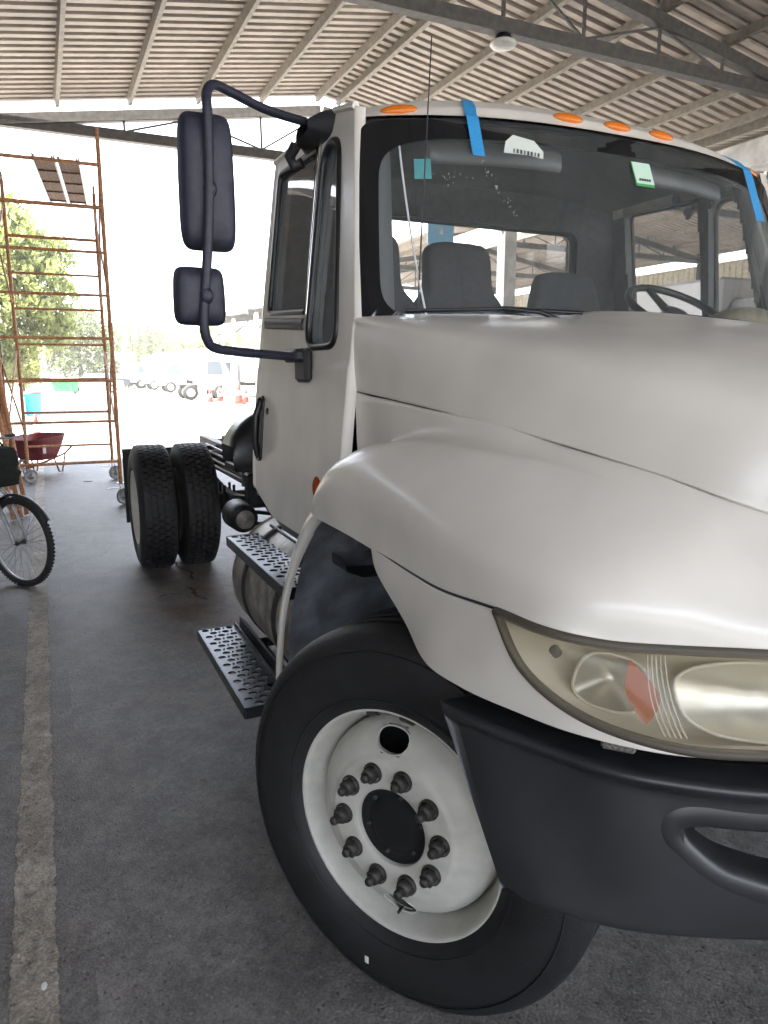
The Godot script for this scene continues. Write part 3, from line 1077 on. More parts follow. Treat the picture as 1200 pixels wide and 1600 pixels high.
	var bs := func(k: float, v: float) -> Vector3:   # v from 0 (inner top edge) to 1 (inner bottom edge)
		var a: Vector3 = cr(plan_top, k)
		var b: Vector3 = cr(plan_low, k)
		var tan: Vector3 = cr(plan_top, minf(k + 0.1, 9.0)) - cr(plan_top, maxf(k - 0.1, 0.0))
		var n := Vector3(-tan.z, 0, tan.x).normalized()
		if n.dot(Vector3(-1, 0, 1)) < 0: n = -n
		var prof := [Vector2(-0.085, 0.0), Vector2(-0.05, -0.012), Vector2(-0.018, -0.012), Vector2(-0.003, -0.003), Vector2(0.003, 0.03), Vector2(-0.003, 0.065), Vector2(-0.013, 0.11), Vector2(-0.012, 0.2), Vector2(-0.006, 0.4), Vector2(-0.002, 0.6), Vector2(0.0, 0.8), Vector2(0.0, 0.93), Vector2(-0.006, 0.98), Vector2(-0.02, 1.0), Vector2(-0.08, 1.0)]
		var w: Vector2 = cr(prof, v * 14.0)
		var end := clampf(k / 0.35, 0.0, 1.0)
		return a.lerp(b, w.y) + n * w.x * sqrt(end)
	var sv := func(k: float, share: float) -> Vector2: return Vector2(k, (6.0 + 5.0 * share) / 14.0)
	var slot := rounded([sv.call(5.06, .33), sv.call(5.35, .29), sv.call(8.2, .29), sv.call(8.2, .62), sv.call(6.1, .62), sv.call(5.5, .52)], 0.16, 14)
	var fine_slot := PackedVector2Array()
	for i in slot.size():
		var a: Vector2 = slot[i]
		var b: Vector2 = slot[(i + 1) % slot.size()]
		var n := maxi(1, int(ceil((b - a).length() / 0.06)))
		for j in n:
			fine_slot.append(a.lerp(b, float(j) / n))
	slot = fine_slot
	for sd in [0, 1]:
		var f := func(k: float, v: float) -> Vector3:
			var p: Vector3 = bs.call(k, v)
			return p if sd == 0 else mir(p)
		s = S()
		skin(s, f, 0.0, 9.0, 0.0, 1.0, 300, 196, Geometry2D.offset_polygon(slot, 0.018))
		var bp := put(s, "bumper", t, M.bumper)
		s = S()
		var lip := []
		for p in slot:
			lip.append(f.call(p.x, p.y))
		var c := Vector3.ZERO
		for p in lip: c += p / lip.size()
		# rolled rim and the short sleeve behind it
		var lm := 0
		for i in lip.size():
			if slot[i].x < slot[lm].x: lm = i
		var n0 := Vector3(-0.6 if sd == 0 else 0.6, 0, 0.8)
		var flip: bool = (lip[(lm + 1) % lip.size()] - lip[(lm - 1 + lip.size()) % lip.size()]).cross(n0).dot(lip[lm] - c) < 0
		var gg := []
		for i in lip.size() + 1:
			var p: Vector3 = lip[i % lip.size()]
			var n := Vector3(-0.6 if sd == 0 else 0.6, 0, 0.8)
			var tg: Vector3 = lip[(i + 1) % lip.size()] - lip[(i - 1 + lip.size()) % lip.size()]
			var d: Vector3 = tg.cross(n).normalized()
			if flip: d = -d
			gg.append([p + d * 0.04 - n * 0.003, p + d * 0.032 + n * 0.0005, p + d * 0.02 + n * 0.0018, p + d * 0.008 + n * 0.001, p + d * 0.001 - n * 0.004, p - d * 0.003 - n * 0.012, p - d * 0.003 - n * 0.03, p - n * 0.08])
		grid(s, gg)
		put(s, "fog_lamp_opening", bp, M.bumper)
	# black sheet painting the shade between bumper and nose, and a bracket
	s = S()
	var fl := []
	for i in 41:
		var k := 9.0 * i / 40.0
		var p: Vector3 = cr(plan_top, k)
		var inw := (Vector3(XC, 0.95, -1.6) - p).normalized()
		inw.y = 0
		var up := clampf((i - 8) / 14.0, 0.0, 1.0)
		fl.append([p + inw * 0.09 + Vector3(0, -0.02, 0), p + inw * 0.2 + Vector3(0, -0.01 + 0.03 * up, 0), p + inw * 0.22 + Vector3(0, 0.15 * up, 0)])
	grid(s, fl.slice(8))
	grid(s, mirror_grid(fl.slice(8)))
	put(s, "bumper_gap_shade", t, M.void)
	s = S()
	var br := nose(6.45, 0.0)
	box(s, br + Vector3(0.02, -0.012, -0.02), Vector3(0.055, 0.026, 0.012), 0.005, Basis(Vector3.UP, -0.85))
	box(s, br + Vector3(0.055, -0.006, 0.012), Vector3(0.04, 0.014, 0.012), 0.004, Basis(Vector3.UP, -0.8))
	put(s, "clay_caked_bracket", t, M.dirt)

func truck_cab(t: Node3D) -> void:
	var cab := Node3D.new()
	cab.name = "cab"
	t.add_child(cab)
	var yt := func(z: float) -> float: return 2.375 + 0.045 * clampf((-2.19 - z) / 0.2, 0, 1)
	var sill := func(z: float) -> float: return 1.0 + 0.11 * clampf((-2.75 - z) / 0.35, 0, 1)
	# openings as (z, y)
	var w_door := rounded([Vector2(-2.945, 1.812), Vector2(-2.955, 2.352), Vector2(-2.50, 2.335), Vector2(-2.475, 1.785)], 0.03, 4)
	var w_quarter := rounded([Vector2(-2.44, 1.66), Vector2(-2.445, 2.318), Vector2(-2.30, 2.318), Vector2(-2.155, 1.66)], 0.075, 6)
	for sd in [0, 1]:
		var f := func(z: float, k: float) -> Vector3:
			var y := lerpf(sill.call(z), yt.call(z), k)
			var p := Vector3(side_x(y), y, z)
			return p if sd == 0 else mir(p)
		var fy := func(z: float, y: float) -> Vector3:
			var p := Vector3(side_x(y), y, z)
			return p if sd == 0 else mir(p)
		var side := "passenger" if sd == 0 else "driver"
		var holes := [w_door, w_quarter]
		var kh := []
		for h in holes:
			var o := PackedVector2Array()
			for p in h:
				o.append(Vector2(p.x, (p.y - sill.call(p.x)) / (yt.call(p.x) - sill.call(p.x))))
			kh.append(o)
		# door: its front edge follows the windscreen pillar above the belt
		var s := S()
		var nz := 96
		var ny := 130
		var g := []
		for j in ny + 1:
			var row := []
			var k := j / float(ny)
			for i in nz + 1:
				var zf := front_z(lerpf(1.0, 2.375, k))
				var z := lerpf(-3.012, zf - 0.002, i / float(nz))
				row.append(f.call(z, k))
			g.append(row)
		grid(s, g, func(j, i):
			var p: Vector3 = (g[j][i] + g[j + 1][i + 1]) * 0.5
			return Geometry2D.is_point_in_polygon(Vector2(p.z, p.y), w_door) or Geometry2D.is_point_in_polygon(Vector2(p.z, p.y), w_quarter))
		# folded edge at the front and rear of the door
		var eg := []
		var eg2 := []
		for j in ny + 1:
			var p: Vector3 = g[j][nz]
			var dx := Vector3(0.035 if sd == 0 else -0.035, 0, 0)
			eg.append([p, p + dx])
			eg2.append([g[j][0], g[j][0] + dx])
		grid(s, eg)
		grid(s, eg2)
		var door := put(s, "door", t, M.paint)
		door.set_meta("label", "%s door with two panes" % side)
		s = S()
		ring_on(s, fy, w_door, 0.0105)
		put(s, "window_seal", door, M.black)
		s = S()
		ring_on(s, fy, w_quarter, 0.0125)
		put(s, "quarter_seal", door, M.black)
		var inx := Vector3(0.012 if sd == 0 else -0.012, 0, 0)
		for wpair in [["door_window", w_door], ["quarter_window", w_quarter]]:
			s = S()
			var bb := Rect2(wpair[1][0], Vector2.ZERO)
			for p in wpair[1]: bb = bb.expand(p)
			var poly: PackedVector2Array = wpair[1]
			var g2 := []
			for i in 13:
				var row := []
				for j in 25:
					var z := bb.position.x + bb.size.x * i / 12.0
					var y := bb.position.y + bb.size.y * j / 24.0
					row.append(fy.call(z, y) + inx)
				g2.append(row)
			grid(s, g2, func(i, j):
				var c := Vector2(bb.position.x + bb.size.x * (i + 0.5) / 12.0, bb.position.y + bb.size.y * (j + 0.5) / 24.0)
				if Geometry2D.is_point_in_polygon(c, poly): return false
				for p in poly:
					if p.distance_to(c) < 0.05: return false
				return true)
			put(s, wpair[0], door, M.side_glass)
		s = S()
		var ch := []
		for i in 20:
			var y := lerpf(1.775, 2.34, i / 19.0)
			ch.append(fy.call(lerpf(-2.458, -2.475, i / 19.0), y) - inx * 0.6)
		tube(s, ch, 0.006, 6)
		put(s, "divider_bar", door, M.chrome)
		# sill moulding under the door window
		s = S()
		var ms := []
		for i in 13:
			var z := lerpf(-2.97, -2.49, i / 12.0)
			var row := []
			for q in [[1.795, 0.0], [1.793, 0.012], [1.775, 0.014], [1.755, 0.01], [1.752, 0.0]]:
				var p: Vector3 = fy.call(z, q[0] - 0.03 * i / 12.0)
				row.append(p + Vector3(-q[1] if sd == 0 else q[1], 0, 0))
			ms.append(row)
		grid(s, ms)
		put(s, "sill_moulding", door, M.plastic)
		# handle: dark recess with grip bar
		s = S()
		var hd := rounded([Vector2(-2.985, 1.215), Vector2(-2.985, 1.475), Vector2(-2.915, 1.475), Vector2(-2.915, 1.215)], 0.03, 5)
		var hc: Vector3 = fy.call(-2.95, 1.345)
		var ringpts := []
		for p in hd: ringpts.append(fy.call(p.x, p.y) - inx * 0.35)
		for i in ringpts.size():
			s.add_vertex(hc - inx * 0.35); s.add_vertex(ringpts[i]); s.add_vertex(ringpts[(i + 1) % ringpts.size()])
		tube(s, ringpts, 0.007, 6, true)
		tube(s, [fy.call(-2.94, 1.235) - inx * 0.9, fy.call(-2.935, 1.29) - inx * 2.2, fy.call(-2.935, 1.4) - inx * 2.2, fy.call(-2.94, 1.455) - inx * 0.9], 0.014, 8)
		put(s, "handle", door, M.black)
		s = S()
		lathe(s, [Vector2(.014, -.004), Vector2(.014, .003), Vector2(.011, .005), Vector2(0, .004)], Transform3D(Basis(Vector3.UP, -PI / 2 if sd == 0 else PI / 2), fy.call(-2.86, 1.42)), 16)
		put(s, "lock", door, M.nut)
		# rear pillar strip, rounded into the back wall
		s = S()
		g = []
		for j in 61:
			var k := j / 60.0
			var row := []
			row.append(f.call(-3.02, k) + Vector3(0.03 if sd == 0 else -0.03, 0, 0))
			row.append(f.call(-3.02, k))
			for i in 7:
				var a := i / 6.0 * PI / 2
				var p: Vector3 = f.call(-3.05, k)
				row.append(Vector3(p.x + (1.0 - cos(a)) * (0.06 if sd == 0 else -0.06), p.y, -3.05 - 0.06 * sin(a)))
			g.append(row)
		grid(s, g)
		put(s, "rear_pillar", cab, M.paint)
		# inner lining with the same openings
		s = S()
		var li := Vector3(0.05 if sd == 0 else -0.05, 0, 0)
		var lf := func(z: float, y: float) -> Vector3: return fy.call(z, y) + li
		var z_in := func(z: float, y: float) -> Vector3:
			return lf.call(minf(z, front_z(y) - 0.03), y)
		skin(s, z_in, -3.06, -2.03, 1.05, 2.34, 70, 90, [w_door, w_quarter])
		put(s, "door_lining", door, M.interior)
		for w in holes:
			s = S()
			var rg := []
			for i in w.size() + 1:
				var p: Vector2 = w[i % w.size()]
				rg.append([fy.call(p.x, p.y) + inx * 0.9, lf.call(p.x, p.y)])
			grid(s, rg)
			put(s, "window_reveal", door, M.trim)
		# sill under the door
		s = S()
		var sg := []
		for i in 21:
			var z := lerpf(-3.1, -2.05, i / 20.0)
			var y: float = sill.call(z)
			var p := Vector3(side_x(y), y, z)
			var row := [p + Vector3(0.02, -0.006, 0), p + Vector3(0.035, -0.05, 0), p + Vector3(0.09, -0.075, 0), p + Vector3(0.3, -0.08, 0)]
			sg.append(row)
		grid(s, sg if sd == 0 else mirror_grid(sg))
		put(s, "sill_panel", cab, M.black)
	# back wall with the rear window
	var w_rear := rounded([Vector2(1.2, 1.88), Vector2(1.2, 2.262), Vector2(2.5, 2.262), Vector2(2.5, 1.88)], 0.07, 6)
	for lay in [["back_wall", -3.11, M.paint], ["back_lining", -3.045, M.interior]]:
		var s := S()
		var bf := func(x: float, y: float) -> Vector3:
			var e := side_x(y) + 0.04
			return Vector3(clampf(x, e, 2 * XC - e), y, lay[1])
		skin(s, bf, 0.82, 2.88, 1.05, 2.44, 90, 70, [w_rear])
		put(s, lay[0], cab, lay[2])
	var s := S()
	var rr := []
	for p in w_rear: rr.append(Vector3(p.x, p.y, -3.075))
	var rv := []
	for i in w_rear.size() + 1:
		var p: Vector2 = w_rear[i % w_rear.size()]
		rv.append([Vector3(p.x, p.y, -3.115), Vector3(p.x, p.y, -3.03)])
	grid(s, rv)
	tube(s, rr, 0.016, 8, true)
	put(s, "rear_window_seal", cab, M.black)
	s = S()
	quad(s, Vector3(1.2, 1.88, -3.08), Vector3(2.5, 1.88, -3.08), Vector3(2.5, 2.262, -3.08), Vector3(1.2, 2.262, -3.08))
	put(s, "rear_window", cab, M.glass)
	# roof and headlining
	s = S()
	var g := []
	for i in 61:
		var row := []
		for j in 61:
			var k := i / 60.0
			k = k * k * 0.6 + k * 0.4
			row.append(roof_at(lerpf(-1, 1, j / 60.0), k))
		g.append(row)
	grid(s, g)
	put(s, "roof", cab, M.paint)
	# drip rail along the roof edge
	for sd in [0, 1]:
		s = S()
		var rail := []
		for i in 24:
			var z := lerpf(-2.2, -3.06, i / 23.0)
			var p := Vector3(side_x(yt.call(z)) + 0.002, yt.call(z), z)
			rail.append(p if sd == 0 else mir(p))
		tube(s, rail, 0.012, 8)
		put(s, "drip_rail", cab, M.paint)
	s = S()
	skin(s, func(u, k): return roof_at(u * 0.95, k) + Vector3(0, -0.06, -0.03 * (1.0 - k)), -1, 1, 0.0, 0.98, 40, 30)
	put(s, "headlining", cab, M.interior)
	# marker lamps on the header
	for x in [1.06, 1.665, 1.88, 2.095, 2.7]:
		s = S()
		var u: float = (x - XC) / 0.92
		var p := roof_at(u, 0.035)
		var q := roof_at(u, 0.06)
		var e := roof_at(u + 0.03, 0.035)
		var bx := (e - p).normalized()
		var bz := (q - p).normalized()
		var n := bz.cross(bx).normalized()
		ellipsoid(s, p, Vector3(0.06, 0.015, 0.024), Basis(bx, n, -bz), 12)
		put(s, "marker_light", cab, M.amber)
	# windscreen: glass, black border
	s = S()
	var inner := []
	var rowo := []
	var N := 160
	for i in N + 1:
		var a := TAU * i / N
		var c := cos(a)
		var d := sin(a)
		var line := []
		for q in [[1.0, 0.0, 0.0, 26.0], [0.98, 0.02, 0.02, 16.0], [0.958, 0.05, 0.04, 11.0], [0.942, 0.08, 0.06, 8.0]]:
			var uu: float = signf(c) * pow(absf(c), 2.0 / q[3]) * q[0]
			var vv: float = 0.5 + 0.5 * signf(d) * pow(absf(d), 2.0 / q[3])
			var y: float = lerpf(1.64 + q[1], 2.362 - q[2], vv)
			line.append(screen(uu, y) + Vector3(0, 0, 0.004))
		rowo.append(line)
	grid(s, rowo)
	var wsn := Node3D.new()
	wsn.name = "windscreen"
	t.add_child(wsn)
	put(s, "black_border", wsn, M.frit)
	s = S()
	skin(s, func(u, y): return screen(u, y), -0.985, 0.985, 1.65, 2.365, 60, 24)
	put(s, "pane", wsn, M.glass)
	s = S()
	var pil := []
	for i in 25:
		var y := lerpf(1.66, 2.36, i / 24.0)
		pil.append([screen(-0.93, y) + Vector3(0, 0, -0.03), screen(-0.885, y) + Vector3(0, 0, -0.035), screen(-0.9, y) + Vector3(-0.02, 0, -0.12)])
	grid(s, pil)
	grid(s, mirror_grid(pil))
	put(s, "pillar_trim", cab, M.trim)
	# cowl and wipers
	s = S()
	var cg := []
	for i in 41:
		var u := lerpf(-.9, .9, i / 40.0)
		var p := screen(u, 1.7)
		cg.append([p + Vector3(0, 0.005, 0.0), p + Vector3(0, -0.02, 0.03), p + Vector3(0, -0.09, 0.09)])
	grid(s, cg)
	put(s, "cowl_grille", t, M.black)
	for w in [[1.72, 1.3, 1.752], [1.78, 2.0, 1.748]]:
		s = S()
		var a := screen((1.5 - XC) / 0.95 if w[0] < 1.75 else 0.35, 1.72) + Vector3(0, 0.0, 0.03)
		var b := screen((w[1] - XC) / 0.95, w[2] + 0.015) + Vector3(0, 0, 0.02)
		tube(s, [a, a.lerp(b, 0.5) + Vector3(0, 0.012, 0.012), b], [0.009, 0.007, 0.005], 6)
		var dd := Vector3(0.3, 0.004, 0.0)
		var b0 := screen((w[1] - 0.28 - XC) / 0.95, w[2] + 0.008) + Vector3(0, 0, 0.01)
		var b1 := screen((w[1] + 0.26 - XC) / 0.95, w[2] + 0.008) + Vector3(0, 0, 0.01)
		tube(s, [b0, b + Vector3(0, 0, -0.008), b1], 0.006, 6)
		put(s, "wiper", t, M.black)
	# whip aerial, white tube painting a reflected streak behind the glass
	s = S()
	tube(s, [Vector3(1.05, 1.735, -2.0), Vector3(1.062, 2.0, -2.0), Vector3(1.088, 2.52, -2.0)], [0.0035, 0.0025, 0.0018], 6)
	lathe(s, [Vector2(0.0, 0.03), Vector2(0.01, 0.025), Vector2(0.014, 0.0)], Transform3D(Basis(Vector3.RIGHT, -PI / 2), Vector3(1.05, 1.735, -2.0)), 12)
	put(s, "aerial", t, M.black)
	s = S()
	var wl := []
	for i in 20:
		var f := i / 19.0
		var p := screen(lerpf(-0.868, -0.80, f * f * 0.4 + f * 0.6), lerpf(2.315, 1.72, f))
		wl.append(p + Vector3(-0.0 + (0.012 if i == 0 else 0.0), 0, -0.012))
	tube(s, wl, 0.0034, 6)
	put(s, "reflected_streak", t, M.streak_white)
	# dusty film with painted reflection haze on the glass and a trail of dried flecks
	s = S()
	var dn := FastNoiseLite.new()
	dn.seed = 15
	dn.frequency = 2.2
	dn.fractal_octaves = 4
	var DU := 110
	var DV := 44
	var dust_glare := func(i: int, j: int) -> void:
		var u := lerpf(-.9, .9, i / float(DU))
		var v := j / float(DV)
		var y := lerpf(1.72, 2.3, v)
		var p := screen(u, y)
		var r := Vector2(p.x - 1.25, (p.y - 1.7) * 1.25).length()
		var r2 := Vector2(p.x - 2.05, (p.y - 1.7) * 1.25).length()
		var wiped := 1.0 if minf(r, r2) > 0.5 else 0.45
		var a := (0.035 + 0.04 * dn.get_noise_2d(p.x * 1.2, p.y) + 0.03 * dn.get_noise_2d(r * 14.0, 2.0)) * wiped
		a += 0.14 * smoothstep(0.3, 0.9, u) * smoothstep(0.45, 0.95, v) * clampf(0.5 + 1.6 * dn.get_noise_2d(p.x * 0.9 + 9.0, p.y * 1.4), 0, 1)  # pale patches painting cloudy reflections high on the driver side
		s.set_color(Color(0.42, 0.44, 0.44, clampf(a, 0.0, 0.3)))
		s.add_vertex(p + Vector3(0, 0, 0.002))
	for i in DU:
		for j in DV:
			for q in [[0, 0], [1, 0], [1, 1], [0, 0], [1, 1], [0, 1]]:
				dust_glare.call(i + q[0], j + q[1])
	put(s, "dust_glare_film", wsn, M.dust_glare)
	var fr := RandomNumberGenerator.new()
	fr.seed = 9
	s = S()
	for i in 46:
		var f := fr.randf()
		var u := lerpf(-.60, -.50, f) + fr.randfn() * 0.006
		var y := lerpf(2.235, 2.06, f) + fr.randfn() * 0.006
		if i > 30:
			u = -.70 + fr.randfn() * 0.03
			y = 2.17 + fr.randfn() * 0.012
		ellipsoid(s, screen(u, y) + Vector3(0, 0, 0.006), Vector3(fr.randf_range(.001, .0026), fr.randf_range(.0012, .0042), .001), Basis.IDENTITY, 4)
	var fk := put(s, "dried_flecks", wsn, M.fleck)
	fk.set_meta("kind", "stuff")
	# blue tape, stickers
	var strip := func(nm: String, pts: Array, w: float, m: Material) -> void:
		var sx := S()
		var gq := []
		for p in pts:
			gq.append([p + Vector3(-w, 0, 0), p + Vector3(w, 0, 0)])
		grid(sx, gq)
		put(sx, nm, t, m)
	for u0 in [-0.62, 0.8]:
		var pts := []
		for i in 8:
			var k := lerpf(0.11, 0.0, i / 7.0)
			pts.append(roof_at(u0 + (0.04 if u0 < 0 else -0.03) * k / 0.11, k) + Vector3(0, 0.004, 0.003))
		for i in 9:
			var y := lerpf(2.372, 2.245 if u0 < 0 else 2.17, i / 8.0)
			pts.append(screen(u0 + 0.012 * i / 8.0, y) + Vector3(0, 0, 0.01))
		strip.call("tape_strip", pts, 0.0225, M.tape)
	var patch := func(nm: String, u: float, y: float, pts: Array, m: Material, back: float) -> MeshInstance3D:
		var sx := S()
		var c := screen(u, y) + Vector3(0, 0, back)
		var q := []
		for p in pts:
			q.append(screen(u + p.x / 0.93, y + p.y) + Vector3(0, 0, back))
		for i in q.size():
			sx.add_vertex(c); sx.add_vertex(q[i]); sx.add_vertex(q[(i + 1) % q.size()])
		return put(sx, nm, t, m)
	patch.call("torn_sticker", -0.44, 2.285, [Vector2(-.07, -.025), Vector2(-.06, .012), Vector2(-.03, .036), Vector2(.0, .03), Vector2(.045, .022), Vector2(.075, -.012), Vector2(.07, -.036), Vector2(.02, -.028)], M.paper, 0.008)
	s = S()
	for i in 8:
		var p := screen(-0.44 + (-0.035 + 0.0125 * i) / 0.93, 2.268 - 0.0012 * i)
		box(s, p + Vector3(0, 0, 0.011), Vector3(0.007 if i % 3 else 0.004, 0.012, 0.001))
	put(s, "sticker_print", t, M.ink)
	patch.call("green_sticker_border", 0.08, 2.245, [Vector2(-.047, .038), Vector2(.04, .038), Vector2(.046, -.045), Vector2(-.041, -.045)], M.green, 0.007)
	patch.call("green_sticker", 0.08, 2.247, [Vector2(-.045, .035), Vector2(.039, .036), Vector2(.044, -.038), Vector2(-.038, -.039)], M.green_paper, 0.01)
	s = S()
	for i in 5:
		var p := screen(0.08 + (-0.022 + 0.011 * i) / 0.93, 2.222)
		box(s, p + Vector3(0, 0, 0.013), Vector3(0.008, 0.007, 0.001))
	put(s, "sticker_print", t, M.ink)
	patch.call("teal_sticker", -0.795, 2.205, [Vector2(-.026, .03), Vector2(.026, .03), Vector2(.026, -.034), Vector2(-.026, -.034)], M.teal, -0.006)

func truck_inside(t: Node3D) -> void:
	# seat backs with shoulders and raised heads
	var back := func(nm: String, x: float, z: float, w0: float, w1: float, y1: float, headw: float) -> void:
		var s := S()
		var rows := []
		for st in [[1.2, w0, 0.07], [1.55, w0, 0.075], [1.78, w1, 0.07], [1.86, lerpf(w1, headw, 0.4), 0.065], [1.93, headw, 0.06], [y1 - 0.06, headw * 0.96, 0.055], [y1 - 0.015, headw * 0.8, 0.045], [y1, headw * 0.45, 0.02]]:
			var r := []
			for k in 25:
				var a := TAU * k / 24
				r.append(Vector3(x + signf(cos(a)) * pow(absf(cos(a)), 0.45) * st[1], st[0], z - (st[0] - 1.2) * 0.1 + signf(sin(a)) * pow(absf(sin(a)), 0.6) * st[2]))
			rows.append(r)
		var g := []
		for i in 41:
			var line := []
			for k in 25:
				var col := []
				for r in rows: col.append(r[k])
				line.append(cr(col, i / 40.0 * (rows.size() - 1)))
			g.append(line)
		grid(s, g)
		var tip := []
		s.set_smooth_group(0)
		for k in 24:
			s.add_vertex(Vector3(x, y1 + 0.002, z - (y1 - 1.2) * 0.1)); s.add_vertex(g[40][k]); s.add_vertex(g[40][k + 1])
		put(s, nm, t, M.seat)
	back.call("bench_back", 1.235, -2.72, 0.25, 0.235, 2.135, 0.145)
	back.call("bench_back", 1.66, -2.72, 0.25, 0.24, 2.12, 0.165)
	back.call("driver_seat_back", 2.2, -2.68, 0.25, 0.2, 2.02, 0.17)
	var s := S()
	box(s, Vector3(1.4, 1.2, -2.55), Vector3(0.95, 0.2, 0.5), 0.06)
	put(s, "bench_cushion", t, M.seat)
	s = S()
	box(s, Vector3(2.25, 1.22, -2.5), Vector3(0.52, 0.2, 0.52), 0.06)
	put(s, "driver_seat_cushion", t, M.seat)
	s = S()
	box(s, Vector3(XC, 1.02, -2.6), Vector3(1.9, 0.05, 1.0))
	put(s, "cab_floor", t, M.interior)
	# dash
	s = S()
	skin(s, func(u, k):
		var p := screen(u * 0.95, 1.68)
		return Vector3(p.x, 1.705 - 0.03 * k - 0.12 * clampf((k - 0.8) / 0.2, 0, 1), p.z - 0.03 - 0.4 * k), -1, 1, 0, 1, 40, 16)
	put(s, "dashboard", t, M.interior)
	s = S()
	skin(s, func(u, k):
		var p := screen(u * 0.95, 1.68)
		return Vector3(p.x, 1.56 - 0.45 * k, p.z - 0.43 + 0.05 * k), -1, 1, 0, 1, 40, 10)
	put(s, "dash_front", t, M.interior)
	s = S()
	ellipsoid(s, Vector3(2.6, 1.735, -2.1), Vector3(0.2, 0.1, 0.13))
	put(s, "instrument_hood", t, M.olive)
	# steering wheel, tilted to the driver
	var sw := Node3D.new()
	sw.name = "steering_wheel"
	t.add_child(sw)
	var b := Basis(Vector3.RIGHT, deg_to_rad(-58.0))
	var c := Vector3(2.44, 1.825, -2.3)
	s = S()
	var pts := []
	for i in 48:
		var a := TAU * i / 48
		pts.append(c + b * (Vector3(cos(a), 0, sin(a)) * 0.215).rotated(Vector3.RIGHT, PI / 2))
	tube(s, pts, 0.0155, 10, true)
	put(s, "rim", sw, M.black)
	for a in [0.3, PI - 0.3, -PI / 2]:
		s = S()
		tube(s, [c + b * Vector3(0, 0, -0.03), c + b * (Vector3(cos(a), 0, sin(a)) * 0.21).rotated(Vector3.RIGHT, PI / 2)], [0.02, 0.012], 8)
		put(s, "spoke", sw, M.black)
	s = S()
	lathe(s, [Vector2(0, 0.01), Vector2(0.05, 0.0), Vector2(0.06, -0.03), Vector2(0.04, -0.06), Vector2(0.02, -0.35)], Transform3D(b, c), 20)
	put(s, "hub", sw, M.black)
	# sun visors along the header
	for v in [[-0.47, 0.26], [0.42, 0.27]]:
		s = S()
		var g := []
		for i in 13:
			var u: float = v[0] + v[1] * (i / 6.0 - 1.0)
			var p := screen(u, 2.30)
			g.append([p + Vector3(0, 0.02, -0.10), p + Vector3(0, 0.0, -0.075), p + Vector3(0, -0.04, -0.07), p + Vector3(0, -0.055, -0.08), p + Vector3(0, -0.04, -0.095), p + Vector3(0, 0.02, -0.11)])
		grid(s, g)
		put(s, "sun_visor", t, M.trim)

